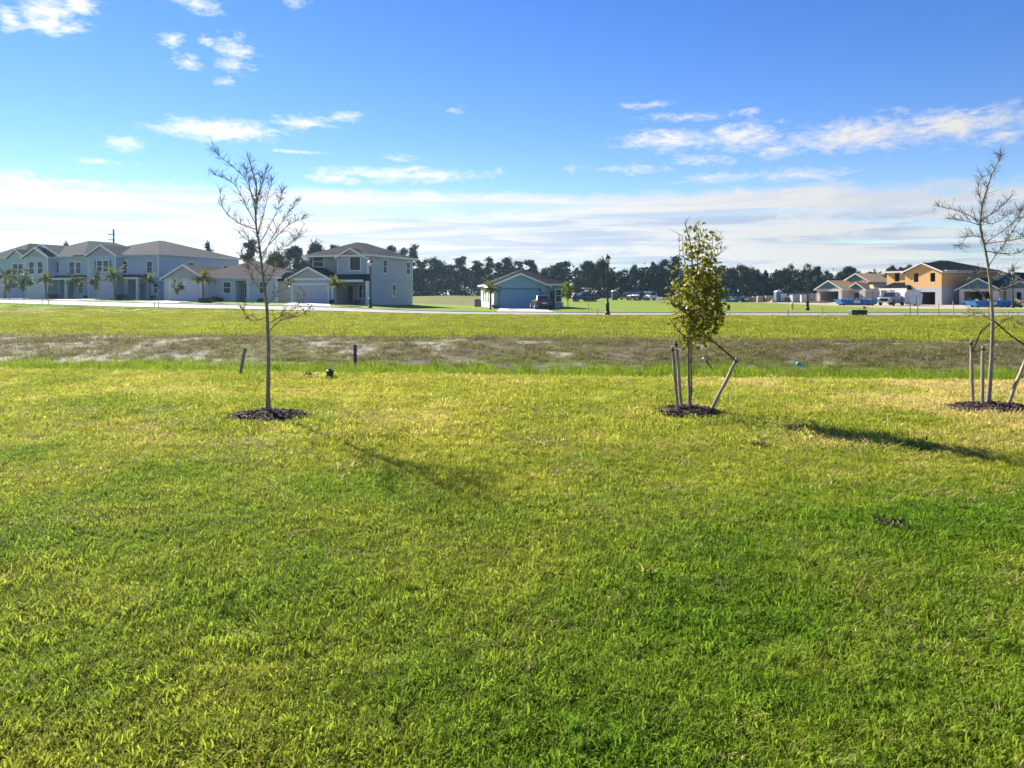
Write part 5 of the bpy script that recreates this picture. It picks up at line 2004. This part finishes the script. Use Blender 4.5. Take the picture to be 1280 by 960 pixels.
def loft(b, st, closed=True):
    """car-body sections along the length: each (x, halfwidth_bottom, halfwidth_belt, halfwidth_top, z0, z1, z2)"""
    ring = []
    for x, wb, wm, wt, z0, z1, z2 in st:
        ring.append([(x, -wb, z0), (x, -wm, z0 + .22 * (z1 - z0)), (x, -wm, z1), (x, -wt, z2), (x, wt, z2), (x, wm, z1), (x, wm, z0 + .22 * (z1 - z0)), (x, wb, z0)])
    n = 8
    vs = [p for r in ring for p in r]
    fs = []
    for i in range(len(ring) - 1):
        for k in range(n):
            k2 = (k + 1) % n
            fs.append((i * n + k, (i + 1) * n + k, (i + 1) * n + k2, i * n + k2))
    fs.append(tuple(range(n)))
    fs.append(tuple((len(ring) - 1) * n + k for k in range(n - 1, -1, -1)))
    b.add(vs, fs)


def wheel(o, x, y, r, w=.22):
    t = MB()
    prof = [(r * .62, -w / 2), (r * .92, -w / 2), (r, -w * .32), (r, w * .32), (r * .92, w / 2), (r * .62, w / 2)]
    vs, fs, n = [], [], 22
    for a, q in prof:
        for k in range(n):
            th = 2 * math.pi * k / n
            vs.append((x + a * math.cos(th), y + q, r + a * math.sin(th)))
    m = len(prof)
    for i in range(m):
        for k in range(n):
            fs.append((i * n + k, i * n + (k + 1) % n, ((i + 1) % m) * n + (k + 1) % n, ((i + 1) % m) * n + k))
    wh = t.add(vs, fs).build('wheel', tyre, o)
    s = 1 if y > 0 else -1
    rb = MB()
    for k in range(6):
        th = k * math.pi / 3
        c, q = math.cos(th), math.sin(th)
        e = MB()
        rb.tube([(x, y + s * w * .42, r), (x + c * r * .6, y + s * w * .42, r + q * r * .6)], [.05, .04], 5)
    rb.tube([(x, y - s * .02, r), (x, y + s * w * .35, r)], r * .62, 18)
    rb.build('rim', rimm, wh)


def arches(b, xs, r, hw):
    for x in xs:
        for s in (-1, 1):
            v = []
            n = 10
            for k in range(n + 1):
                th = math.pi * k / n
                v.append((x + r * 1.15 * math.cos(th), r + r * 1.15 * math.sin(th)))
            y = s * (hw + .004)
            b.add([(a, y, q) for a, q in v], [tuple(range(n + 1))])


def sedan(label, paint, name='sedan_car', cat='car'):
    """4.7 m saloon, nose towards +x"""
    o = thing(name, label, cat)
    b = MB()
    loft(b, [(-2.33, .62, .72, .66, .42, .78, .90), (-2.22, .80, .86, .76, .26, .84, 1.00), (-1.55, .84, .90, .80, .20, .88, 1.02), (-.9, .85, .91, .83, .19, .88, .97), (.75, .85, .91, .84, .19, .86, .95),
             (1.45, .84, .90, .76, .20, .78, .90), (2.1, .78, .85, .66, .22, .68, .78), (2.33, .60, .70, .55, .34, .58, .66)])
    b.build('body', paint, o, bevel=.03)
    c = MB()
    loft(c, [(-1.75, .70, .78, .62, .95, .97, 1.00), (-1.05, .74, .80, .56, .95, 1.0, 1.40), (-.3, .75, .80, .57, .94, 1.0, 1.45), (.35, .75, .80, .56, .93, .98, 1.40), (1.2, .70, .77, .62, .90, .92, .95)])
    c.build('cabin_glass', carglass, o)
    r = MB()
    loft(r, [(-1.12, .40, .575, .48, 1.39, 1.40, 1.425), (-.3, .42, .585, .50, 1.44, 1.452, 1.48), (.36, .40, .575, .48, 1.39, 1.40, 1.425)])
    for s in (-1, 1):
        r.tube([(-1.12, s * .57, 1.40), (-1.72, s * .74, 1.0)], .045, 5)
        r.tube([(.36, s * .57, 1.40), (1.15, s * .745, .95)], .035, 5)
        r.tube([(-.35, s * .60, 1.43), (-.38, s * .80, .97)], .035, 5)
    r.build('roof', paint, o)
    a = MB()
    arches(a, (-1.38, 1.42), .33, .905)
    a.build('wheel_arch', tyre, o)
    for x in (-1.38, 1.42):
        for y in (-.81, .81):
            wheel(o, x, y, .33)
    for s in (-1, 1):
        MB().box(-2.36, -2.20, s * .62 - .19, s * .62 + .19, .74, .88).build('tail_light', redl, o)
        MB().box(2.10, 2.28, s * .58 - .17, s * .58 + .17, .58, .68).build('headlight', clearl, o)
        MB().box(.72, .88, s * .97 - .09, s * .97 + .09, .95, 1.08).build('mirror', paint, o)
    MB().box(-2.365, -2.335, -.26, .26, .60, .73).build('licence_plate', plate, o)
    MB().box(-2.38, -2.2, -.74, .74, .36, .50).build('bumper', paint, o, bevel=.03)
    return o


def pickup(label, paint, name='pickup_truck', cat='pickup truck', bed=True):
    """5.8 m crew-cab pickup, or a boxy estate (bed False), nose towards +x"""
    o = thing(name, label, cat)
    L = 2.9 if bed else 2.35
    b = MB()
    loft(b, [(-L, .80, .92, .90, .55, 1.0, 1.12), (-L + .08, .88, .98, .96, .45, 1.05, 1.20), (.55, .90, 1.0, .97, .42, 1.08, 1.2), (L - 1.2, .90, 1.0, .90, .42, 1.02, 1.2), (L - .15, .86, .96, .80, .45, .98, 1.14), (L, .76, .88, .70, .5, .9, 1.02)])
    b.build('body', paint, o, bevel=.03)
    rear = -.95 if bed else -L + .12
    c = MB()
    loft(c, [(rear, .86, .92, .70, 1.18, 1.22, 1.80 if bed else 1.7), (rear + .12, .86, .93, .72, 1.18, 1.22, 1.88), (.55, .86, .93, .72, 1.18, 1.22, 1.88), (1.45 if bed else 1.2, .78, .88, .72, 1.15, 1.18, 1.20)])
    c.build('cabin_glass', carglass, o)
    r = MB()
    loft(r, [(rear - .01, .60, .735, .62, 1.86, 1.875, 1.90), (-.2, .62, .745, .64, 1.89, 1.91, 1.95), (.58, .60, .735, .62, 1.86, 1.875, 1.90)])
    for s in (-1, 1):
        r.tube([(rear, s * .735, 1.86), (rear - .02, s * .93, 1.2)], .05, 5)
        r.tube([(.57, s * .735, 1.86), (1.38 if bed else 1.15, s * .88, 1.18)], .04, 5)
        r.tube([(-.2, s * .745, 1.88), (-.2, s * .945, 1.2)], .045, 5)
    r.build('roof', paint, o)
    if bed:
        d = MB().box(-L + .12, -1.02, -.80, .80, 1.202, 1.212)
        d.build('bed_liner', tyre, o)
        d = MB()
        for s in (-1, 1):
            d.box(-L + .02, -1.0, s * .9 - .07, s * .9 + .07, 1.195, 1.33)
        d.box(-L, -L + .09, -.97, .97, 1.10, 1.335)
        d.build('bed_rail', paint, o)
    a = MB()
    ax = (-1.85, 1.85) if bed else (-1.4, 1.45)
    arches(a, ax, .40, 1.0)
    a.build('wheel_arch', tyre, o)
    for x in ax:
        for y in (-.86, .86):
            wheel(o, x, y, .40, .27)
    for s in (-1, 1):
        MB().box(-L - .02, -L + .08, s * .86 - .08, s * .86 + .08, .85, 1.12).build('tail_light', redl, o)
        MB().box(L - .14, L + .005, s * .72 - .18, s * .72 + .18, .88, 1.02).build('headlight', clearl, o)
        MB().box(1.0, 1.14, s * 1.06 - .11, s * 1.06 + .11, 1.2, 1.42).build('mirror', paint, o)
    g_ = MB().box(L - .02, L + .03, -.5, .5, .66, 1.0)
    g_.build('grille', tyre, o)
    MB().box(L - .02, L + .10, -.88, .88, .45, .62).build('bumper', chrome if bed else paint, o, bevel=.02)
    MB().box(-L - .10, -L + .02, -.88, .88, .48, .64).build('bumper', chrome if bed else paint, o, bevel=.02)
    MB().box(-L - .115, -L - .102, -.18, .18, .5, .62).build('licence_plate', plate, o)
    return o


def park(o, px, Y, heading, z=None):
    x = (px - 640) / F * Y
    o.location = (x, Y, (gz(x, Y) + .06) if z is None else z)
    o.rotation_euler = (0, 0, R(heading))
    return o


park(sedan('dark saloon car on the driveway of the blue garage house', paint_dark), 676, 82.0, 98)
s2 = park(pickup('silver white pickup truck before the unfinished two storey house', paint_silver), 1114.5, 109, 224)
CG = 'vehicles parked at the far edge of the green field'
park(pickup('dark navy pickup truck, leftmost of the far parked vehicles', paint_navy), 785, 178, 60)['group'] = CG
park(pickup('dark estate car with a pale roof in the middle of the far parked row', paint_dark, 'estate_car', 'car', False), 796, 172, 118)['group'] = CG
park(pickup('white estate car at the right end of the far parked row', paint_white, 'estate_car', 'car', False), 809, 170, 118)['group'] = CG
park(pickup('white pickup truck behind the white estate car far off', paint_white), 806, 186, 20)['group'] = CG
tr = park(pickup('dark pickup far off behind the lime green tree', paint_navy), 731, 150, 195)
tr['group'] = CG
# a red and white compact tractor stands beyond it
tx = park(thing('compact_tractor', 'small red and white tractor far off right of the lime green tree', 'tractor'), 727, 153, 200)
b = MB()
b.box(-.5, 1.6, -.35, .35, 1.0, 1.75)
b.prism([(1.6, 1.0), (1.6, 1.72), (1.9, 1.55), (1.95, 1.0)], -.34, .34)
b.build('bonnet', paint_red, tx, bevel=.04)
b = MB()
b.box(-1.7, -.5, -.6, .6, .9, 1.15)
b.build('chassis', paint_dark, tx)
b = MB()
for xx in (-1.6, -.45):
    for yy in (-.6, .6):
        b.tube([(xx, yy, 1.1), (xx, yy, 2.6)], .05, 5)
b.build('roll_bar', paint_dark, tx)
MB().box(-1.75, -.3, -.7, .7, 2.6, 2.72).build('canopy', paint_white, tx, bevel=.03)
MB().hexa([(-1.3, -.25, 1.15), (-.8, -.25, 1.15), (-.8, .25, 1.15), (-1.3, .25, 1.15)], [(-1.35, -.25, 1.4), (-.8, -.25, 1.35), (-.8, .25, 1.35), (-1.35, .25, 1.4)]).build('seat', paint_dark, tx)
for xx, yy, rr in ((-1.2, -.8, .7), (-1.2, .8, .7), (1.3, -.6, .42), (1.3, .6, .42)):
    wheel(tx, xx, yy, rr, .32)
b = MB()
b.box(2.2, 2.9, -.9, .9, .4, 1.0)
for yy in (-.5, .5):
    b.tube([(.4, yy, 1.5), (1.8, yy, 1.7), (2.3, yy, .7)], .06, 5)
b.build('loader_bucket', paint_white, tx)

# ------------------------------------------------------------------ dumpsters
dblue = mat('blue_dumpster_paint', (0.015, 0.19, 0.52), 0.5, 0.15, 1.5)
dgreen = mat('green_dumpster_paint', (0.02, 0.13, 0.06), 0.5, 0.15, 1.5)
dyel = mat('olive_dumpster_paint', (0.17, 0.20, 0.035), 0.5, 0.2, 1.5)
dlight = mat('light_blue_dumpster_paint', (0.03, 0.24, 0.50), 0.5, 0.15, 1.5)
stick = mat('white_sticker', (0.72, 0.72, 0.70), 0.5, 0.03, 3)
junk = mat('site_waste', (0.34, 0.28, 0.20), 0.9, 0.5, 5)


def dumpster(label, px0, px1, Y, pytop, m, group, rz=0, waste=0.0, D=2.3):
    x0, x1 = (px0 - 640) / F * Y, (px1 - 640) / F * Y
    z = gz((x0 + x1) / 2, Y)
    H = CAMZ - (pytop - HOR) / F * Y - z
    L = (x1 - x0) / math.cos(R(rz))
    o = thing('dumpster', label, 'dumpster', ((x0 + x1) / 2, Y, z), R(rz), group)
    h = L / 2
    t = .06
    b = MB()
    # hopper with sloping ends, open on top
    for (a0, a1, c0, c1, q0, q1) in ((-h + .45, h - .05, -D / 2, -D / 2 + t, 0, 0), (-h + .45, h - .05, D / 2 - t, D / 2, 0, 0)):
        b.hexa([(a0, c0, .22), (a1, c0, .22), (a1, c1, .22), (a0, c1, .22)], [(-h, c0, H), (h, c0, H), (h, c1, H), (-h, c1, H)])
    y0, y1 = -D / 2 + t + .002, D / 2 - t - .002
    b.hexa([(-h + .45, y0, .22), (-h + .51, y0, .22), (-h + .51, y1, .22), (-h + .45, y1, .22)], [(-h, y0, H), (-h + t, y0, H), (-h + t, y1, H), (-h, y1, H)])
    b.hexa([(h - .11, y0, .22), (h - .05, y0, .22), (h - .05, y1, .22), (h - .11, y1, .22)], [(h - t, y0, H), (h, y0, H), (h, y1, H), (h - t, y1, H)])
    b.box(-h + .52, h - .12, y0, y1, .2, .27)
    bo = b.build('body', m, o)
    r = MB()
    n = max(5, int(L / .9))
    for k in range(n):
        x = -h + .6 + (L - .9) * k / (n - 1)
        for s in (-1, 1):
            r.box(x - .05, x + .05, min(s * (D / 2 + .003), s * (D / 2 + .09)), max(s * (D / 2 + .003), s * (D / 2 + .09)), .25, H - .12)
    r.build('rib', m, bo)
    r = MB()
    for s in (-1, 1):
        r.box(-h, h, min(s * (D / 2 + .003), s * (D / 2 + .11)), max(s * (D / 2 + .003), s * (D / 2 + .11)), H - .118, H + .03)
    r.build('top_rail', m, bo)
    r = MB()
    for s in (-.45, .45):
        r.box(-h + .5, h - .1, s - .06, s + .06, .06, .198)
    for xx in (-h + .8, h - .5):
        r.tube([(xx, -.7, .14), (xx, -.45 - .07, .14)], .14, 10)
        r.tube([(xx, .45 + .07, .14), (xx, .7, .14)], .14, 10)
    r.build('skid', acm, o)
    MB().box(-h * .28, -h * .28 + .95, -D / 2 - .105, -D / 2 - .093, H * .42, H * .85).build('sticker', stick, o)
    if waste:
        g = random.Random(int(px0))
        w = MB()
        for _ in range(40):
            p = Vector((g.uniform(-h + .5, h - .5), g.uniform(-D / 2 + .3, D / 2 - .3), H - .15 + g.random() * waste))
            d = Vector((g.gauss(0, 1), g.gauss(0, 1), g.gauss(0, .4))).normalized()
            w.tube([p - d * .4, p + d * .4], g.uniform(.03, .09), 4)
        w.build('waste', junk, o)
    return o


DG = 'dumpsters on the building site'
dumpster('long blue dumpster before the unfinished bungalow', 1046, 1092, 112, 374.3, dblue, DG, 0, .2)
dumpster('blue dumpster with a white sticker behind the crooked right tree', 1211, 1261, 96, 376.0, dblue, DG, 0, .3)
dumpster('olive dumpster at the right edge beside a blue one', 1263.5, 1277, 95, 377.5, dyel, DG, 0, .25)
dumpster('far blue dumpster just right of the leafy middle tree', 903, 923, 150, 371.6, dlight, DG, 0, .2)
dumpster('far green dumpster right of the leafy middle tree', 923.6, 936.5, 150, 371.8, dgreen, DG, 0, .2)

# ------------------------------------------------------------------ portable toilets
ptb = mat('blue_grey_plastic', (0.10, 0.16, 0.25), 0.5, 0.1, 2)
ptg = mat('dark_teal_plastic', (0.03, 0.09, 0.11), 0.5, 0.1, 2)
ptr = mat('white_plastic_roof', (0.68, 0.69, 0.70), 0.45, 0.05, 2)


def toilet(label, px, Y, m):
    x = (px - 640) / F * Y
    o = thing('portable_toilet', label, 'portable toilet', (x, Y, gz(x, Y)), R(5), 'portable toilets on the site')
    b = MB()
    b.box(-.58, .58, -.55, .58, .08, 2.05)
    b.box(-.62, .62, -.6, .62, 0, .079)
    for s in (-1, 1):
        b.box(s * .58 - .04, s * .58 + .04, -.59, -.552, .08, 2.05)
    b.build('cabin', m, o)
    d = MB().box(-.45, .45, -.58, -.553, .15, 1.95)
    do = d.build('door', m, o)
    MB().box(.3, .42, -.61, -.582, 1.0, 1.12).build('handle', stick, do)
    b = MB()
    b.hexa([(-.63, -.62, 2.051), (.63, -.62, 2.051), (.63, .63, 2.051), (-.63, .63, 2.051)], [(-.5, -.5, 2.25), (.5, -.5, 2.25), (.5, .5, 2.25), (-.5, .5, 2.25)])
    b.hexa([(-.45, -.45, 2.251), (.45, -.45, 2.251), (.45, .45, 2.251), (-.45, .45, 2.251)], [(-.2, -.2, 2.4), (.2, -.2, 2.4), (.2, .2, 2.4), (-.2, .2, 2.4)])
    b.build('roof', ptr, o)
    MB().tube([(.4, .4, 2.1), (.4, .4, 2.65)], .05, 6).build('vent_pipe', ptr, o)


toilet('dark teal portable toilet with white roof far off right of the nearest street lamp', 768, 178, ptg)
toilet('blue grey portable toilet with white roof among the stacked site materials', 972.5, 150, ptb)

# ------------------------------------------------------------------ hydrant, transformer, survey stakes
hyd = mat('pale_yellow_hydrant_paint', (0.60, 0.52, 0.20), 0.5, 0.1, 5)
Y = 81
x = (990 - 640) / F * Y
o = thing('fire_hydrant', 'pale yellow fire hydrant on the grass left of the third street lamp', 'fire hydrant', (x, Y, gz(x, Y)))
MB()._lathe([(.17, -.1), (.17, .05), (.115, .06), (.11, .52), (.15, .53), (.15, .58)], (0, 0, 0), 14).build('barrel', hyd, o)
MB()._lathe([(.14, .581), (.12, .68), (.06, .74), (.03, .75), (.03, .80), (.001, .81)], (0, 0, 0), 14).build('bonnet', hyd, o)
b = MB()
for d in ((1, 0), (-1, 0), (0, -1)):
    b.tube([(d[0] * .08, d[1] * .08, .42), (d[0] * .2, d[1] * .2, .42)], [.07, .075], 10)
b.build('nozzle', hyd, o)

tg1 = mat('green_utility_paint', (0.035, 0.10, 0.055), 0.5, 0.1, 2)
tg2 = mat('dark_utility_paint', (0.014, 0.035, 0.035), 0.5, 0.1, 2)
Y = 61.0
x0, x1, x2 = [(p - 640) / F * Y for p in (1046, 1054.6, 1064.6)]
o = thing('utility_box', 'smaller pale green utility box touching the dark transformer by the road', 'utility box', ((x0 + x1) / 2, Y - 2.4, gz(x0, Y - 2.4)), 0)
h = CAMZ - (386.6 - HOR) / F * Y
w = (x1 - x0) / 2
b = MB().box(-w, w, -.3, .3, -.1, h - .1)
b.build('housing', tg1, o, bevel=.02)
MB().hexa([(-w - .03, -.33, h - .097), (w + .0, -.33, h - .097), (w, .33, h - .097), (-w - .03, .33, h - .097)], [(-w, -.28, h), (w, -.28, h), (w, .3, h), (-w, .3, h)]).build('lid', tg1, o)
o = thing('transformer', 'dark green pad mounted transformer box beside the road', 'transformer', ((x1 + x2) / 2 + .04, Y - 2.2, gz(x1, Y - 2.2)), 0)
w = (x2 - x1) / 2
MB().box(-w - .02, w + .05, -.5, .5, -.1, .06).build('pad', conc, o)
MB().box(-w, w, -.42, .45, .062, h - .14).build('housing', tg2, o, bevel=.03)
MB().hexa([(-w - .02, -.46, h - .137), (w + .02, -.46, h - .137), (w + .02, .47, h - .137), (-w - .02, .47, h - .137)], [(-w, -.40, h), (w, -.40, h), (w, .45, h), (-w, .45, h)]).build('lid', tg2, o)
MB().box(w - .35, w - .1, -.435, -.422, .55, .75).build('warning_label', mat('orange_label', (.5, .3, .08), .5), o)
# low utility box in the bungalow yard
Y = 84
x = (257 - 640) / F * Y
o = thing('utility_box', 'low dark utility box on the grass under the bright bungalow palm', 'utility box', (x, Y, gz(x, Y)))
MB().box(-.65, .65, -.4, .4, -.1, .42).build('housing', tg2, o, bevel=.03)
MB().hexa([(-.68, -.43, .423), (.68, -.43, .423), (.68, .43, .423), (-.68, .43, .423)], [(-.6, -.36, .52), (.6, -.36, .52), (.6, .36, .52), (-.6, .36, .52)]).build('lid', tg2, o)

stw = mat('pale_survey_lath', (0.46, 0.42, 0.36), 0.85, 0.1, 8)
tape = mat('orange_flagging', (0.55, 0.16, 0.04), 0.6, 0.1, 8)
first = None
for k, (px, Y, h) in enumerate(((52.5, 73.5, .62), (60.5, 73, .8), (193, 70, .5), (198, 69.8, .6), (735.5, 66.2, .9), (747, 58.6, .55), (751.3, 58.6, .45), (907, 57.5, .95), (912, 57.7, .8), (985, 57.6, .5), (1138, 57.2, 1.0), (1147, 57.4, .9), (1173.5, 57.2, 1.0), (1192, 57.0, 1.15), (1028, 57.5, .7))):
    if first is None:
        o = thing('survey_stake', 'thin pale survey stake on the verge of the road', 'stake', group='survey stakes along the road')
        MB().hexa([(-.03, -.012, -.2), (.03, -.012, -.2), (.03, .012, -.2), (-.03, .012, -.2)], [(-.03, -.012, 1), (.03, -.012, 1), (.03, .012, 1), (-.03, .012, 1)]).build('lath', stw, o)
        MB().box(-.036, .036, -.018, .018, .86, .94).build('flagging', tape, o)
        first = o
    else:
        o = copy_tree(first)
    x = (px - 640) / F * Y
    o.location = (x, Y, gz(x, Y))
    o.scale = (1, 1, h)
    o.rotation_euler = (rng.gauss(0, .04), rng.gauss(0, .04), rng.uniform(0, 3))

# ------------------------------------------------------------------ building-site materials
pal_w = mat('white_wrapped_blocks', (0.62, 0.62, 0.62), 0.7, 0.12, 1.2)
pal_g = mat('grey_concrete_pallet', (0.36, 0.36, 0.38), 0.9, 0.15, 2, stretch=(1, 1, 3))
lum = mat('stacked_lumber', (0.40, 0.31, 0.22), 0.9, 0.3, 3, stretch=(.3, 3, 6))
silt = mat('grey_silt_fence', (0.25, 0.255, 0.29), 0.85, 0.12, 1.5)


def pallet(label, px, Y, w, d, h, m, name, cat, rz=0, group=None):
    x = (px - 640) / F * Y
    o = thing(name, label, cat, (x, Y, gz(x, Y)), R(rz), group)
    b = MB()
    for k in range(3):
        b.box(-w / 2 + k * (w / 2 - .05), -w / 2 + k * (w / 2 - .05) + .1, -d / 2, d / 2, 0, .1)
    b.box(-w / 2, w / 2, -d / 2, d / 2, .102, .13)
    b.build('pallet_base', lum, o)
    b = MB()
    rows_ = max(2, int(h / .25))
    g = random.Random(int(px))
    for r in range(rows_):
        for k in range(3):
            e = g.uniform(-.02, .02)
            b.box(-w / 2 + k * w / 3 + .01, -w / 2 + (k + 1) * w / 3 - .01, -d / 2 + .03 + e, d / 2 - .03 + e, .132 + r * h / rows_ + .004, .132 + (r + 1) * h / rows_ - .004)
    b.build('load', m, o)
    return o


SG = 'stacked materials on the building site'
for lb, px, Y, w, h, m, nm, ct in (('white wrapped pallet just right of the blue grey toilet', 978.5, 150, 1.3, 1.6, pal_w, 'block_pallet', 'pallet'),
                               ('second white wrapped pallet right of the blue grey toilet', 983.5, 151, 1.2, 1.1, pal_w, 'block_pallet', 'pallet'),
                               ('dark pallet between the white pallets and the grey silt fence', 987, 148, 1.4, .9, acm, 'block_pallet', 'pallet'),
                               ('grey block pallet left of the third street lamp', 993.5, 147, 1.6, 1.35, pal_g, 'block_pallet', 'pallet'),
                               ('pale block pallet behind the third street lamp', 1004, 149, 1.5, 1.35, pal_w, 'block_pallet', 'pallet'),
                               ('tan lumber stack just right of the far green dumpster', 940, 152, 2.2, .9, lum, 'lumber_stack', 'lumber'),
                               ('brown lumber stack left of a pink pallet on the far site', 947, 155, 2.0, 1.0, lum, 'lumber_stack', 'lumber'),
                               ('long lumber stack in the middle of the far site', 955, 156, 2.6, 1.1, lum, 'lumber_stack', 'lumber'),
                               ('lumber stack left of the blue grey toilet', 963.5, 155, 2.2, 1.15, lum, 'lumber_stack', 'lumber')):
    pallet(lb, px, Y, w, 1.2, h, m, nm, ct, rng.uniform(-12, 12), SG)
pallet('small pinkish pallet standing upright on the far site', 948.5, 149, .7, .6, 1.0, mat('pink_insulation', (.55, .38, .34), .9), 'insulation_pallet', 'pallet', 0, SG)
# gravel heaps and a sand pile
for px, Y, w, h, m_, lb in ((826, 190, 6.5, .75, 'g', 'low grey rubble heap left of the leafy middle tree far off'), (946, 160, 5.0, .8, 'g', 'brown rubble heap behind the far lumber stacks'), (1013, 146, 3.0, .7, 'd', 'heap of dark soil left of the unfinished bungalow'), (967, 147, 1.4, .75, 's', 'small pale sand pile at the foot of the blue grey toilet')):
    x = (px - 640) / F * Y
    g = random.Random(int(px))
    b = MB()
    N, K = 26, 6
    vs, fs = [(0, 0, h)], []
    for k in range(1, K + 1):
        for j in range(N):
            t = 2 * math.pi * j / N
            r = k / K * (1 + .12 * g.uniform(-1, 1))
            vs.append((w / 2 * r * math.cos(t), w * .35 * r * math.sin(t), h * max(0, 1 - (k / K) ** 1.4) + g.uniform(-.05, .08) * h - (.1 if k == K else 0)))
    for j in range(N):
        fs.append((0, 1 + j, 1 + (j + 1) % N))
    for k in range(K - 1):
        for j in range(N):
            a, c = 1 + k * N + j, 1 + k * N + (j + 1) % N
            fs.append((a, a + N, c + N, c))
    mm = {'g': mat('grey_rubble', (.24, .21, .19), .95, .4, 2, bump=.8, bscale=5), 'd': mat('dark_heap_soil', (.12, .10, .085), .95, .3, 2, bump=.8, bscale=5), 's': mat('pale_sand', (.55, .47, .36), .95, .15, 2)}[m_]
    tag(b.add(vs, fs).build('material_heap', mm, loc=(x, Y, gz(x, Y))), lb, 'heap', SG)

b = MB()
Y0 = 158
xs_ = np.linspace((986 - 640) / F * Y0, (1022 - 640) / F * Y0, 24)
for i in range(len(xs_) - 1):
    za, zb = gz(xs_[i], Y0), gz(xs_[i + 1], Y0)
    e0, e1 = .15 * math.sin(i * 1.7), .15 * math.sin((i + 1) * 1.7)
    b.hexa([(xs_[i], Y0 + e0, za - .1), (xs_[i + 1], Y0 + e1, zb - .1), (xs_[i + 1], Y0 + e1 + .03, zb - .1), (xs_[i], Y0 + e0 + .03, za - .1)],
           [(xs_[i], Y0 + e0, za + 1.75), (xs_[i + 1], Y0 + e1, zb + 1.75), (xs_[i + 1], Y0 + e1 + .03, zb + 1.75), (xs_[i], Y0 + e0 + .03, za + 1.75)])
f_ = tag(b.build('screen_fence', silt), 'grey fabric screen fence left of the unfinished bungalow', 'fence')
b = MB()
for xx in xs_[::4]:
    b.tube([(xx, Y0 - .08, gz(xx, Y0) - .2), (xx, Y0 - .08, gz(xx, Y0) + 1.9)], .04, 5)
b.build('post', wood, f_)

# white box trailer and two tilted white panels behind the pickup
x = (1136 - 640) / F * 110.5
o = thing('cargo_trailer', 'white enclosed trailer between the white pickup and the unfinished house', 'trailer', (x, 110.5, gz(x, 110.5)), R(22))
b = MB()
b.box(-1.5, 1.3, -1.0, 1.0, .45, 2.25)
b.prism([(-1.5, .45), (-1.5, 2.25), (-1.85, 1.9), (-2.0, .9), (-1.9, .45)], -.99, .99)
b.build('box_body', paint_white, o, bevel=.04)
MB().box(1.303, 1.33, -.9, .9, .55, 2.15).build('door', paint_white, o)
b = MB()
b.tube([(-1.9, -.4, .42), (-3.0, 0, .42)], .05, 5)
b.tube([(-1.9, .4, .42), (-3.0, 0, .42)], .05, 5)
b.tube([(-2.9, 0, 0), (-2.9, 0, .5)], .04, 5)
b.build('drawbar', acm, o)
for s in (-1, 1):
    wheel(o, -.1, s * 1.08, .33, .2)
for px, Y, lb in ((1140.5, 105, 'white sheet panel leaning on a frame, nearest the white pickup'), (1148, 105.5, 'white sheet panel leaning on a frame before the dark garage opening')):
    x = (px - 640) / F * Y
    o = thing('panel_stand', lb, 'panel stand', (x, Y, gz(x, Y)), R(-10), 'white panels on stands')
    b = MB().hexa([(-.35, -.3, .25), (.3, -.3, .25), (.3, -.25, .25), (-.35, -.25, .25)], [(-.05, .25, 1.75), (.6, .25, 1.75), (.6, .30, 1.75), (-.05, .30, 1.75)])
    b.build('panel', pal_w, o)
    b = MB()
    for xx in (-.4, .35):
        b.tube([(xx, -.45, 0), (xx + .3, .3, 1.7)], .035, 5)
        b.tube([(xx, .7, 0), (xx + .3, .34, 1.6)], .035, 5)
    b.tube([(-.4, -.38, .22), (.35, -.38, .22)], .035, 5)
    b.build('frame', wood, o)
# planks lying before the bungalow garage
for px, Y, lb in ((1016, 141, 'loose boards on the sand left of the bungalow garage'), (1030, 139, 'loose boards before the bungalow garage opening')):
    x = (px - 640) / F * Y
    g = random.Random(int(px))
    b = MB()
    for k in range(9):
        a = g.uniform(-.5, .5)
        p = Vector((g.uniform(-1, 1), g.uniform(-.6, .6), .05 + k * .035))
        d = Vector((math.cos(a), math.sin(a), g.uniform(-.05, .08))) * g.uniform(.7, 1.4)
        b.tube([p - d, p + d], .06, 4)
    tag(b.build('board_pile', lum, loc=(x, Y, gz(x, Y))), lb, 'boards', SG)

# ------------------------------------------------------------------ the hazy air
HZ = dict(density=0.00015, aniso=0.6)
b = MB().box(-980, 980, -920, 980, -2.0, 34.0)
hz = b.build('haze', [])
hm = bpy.data.materials.new('haze_air')
nt = nodes_of(hm)
out = mk(nt, 'ShaderNodeOutputMaterial')
pv = mk(nt, 'ShaderNodeVolumePrincipled', ins={'Color': (0.45, 0.72, 1.0, 1), 'Density': HZ['density'], 'Anisotropy': HZ['aniso']})
nt.links.new(pv.outputs[0], out.inputs['Volume'])
hz.data.materials.append(hm)
tag(hz, kind='stuff')
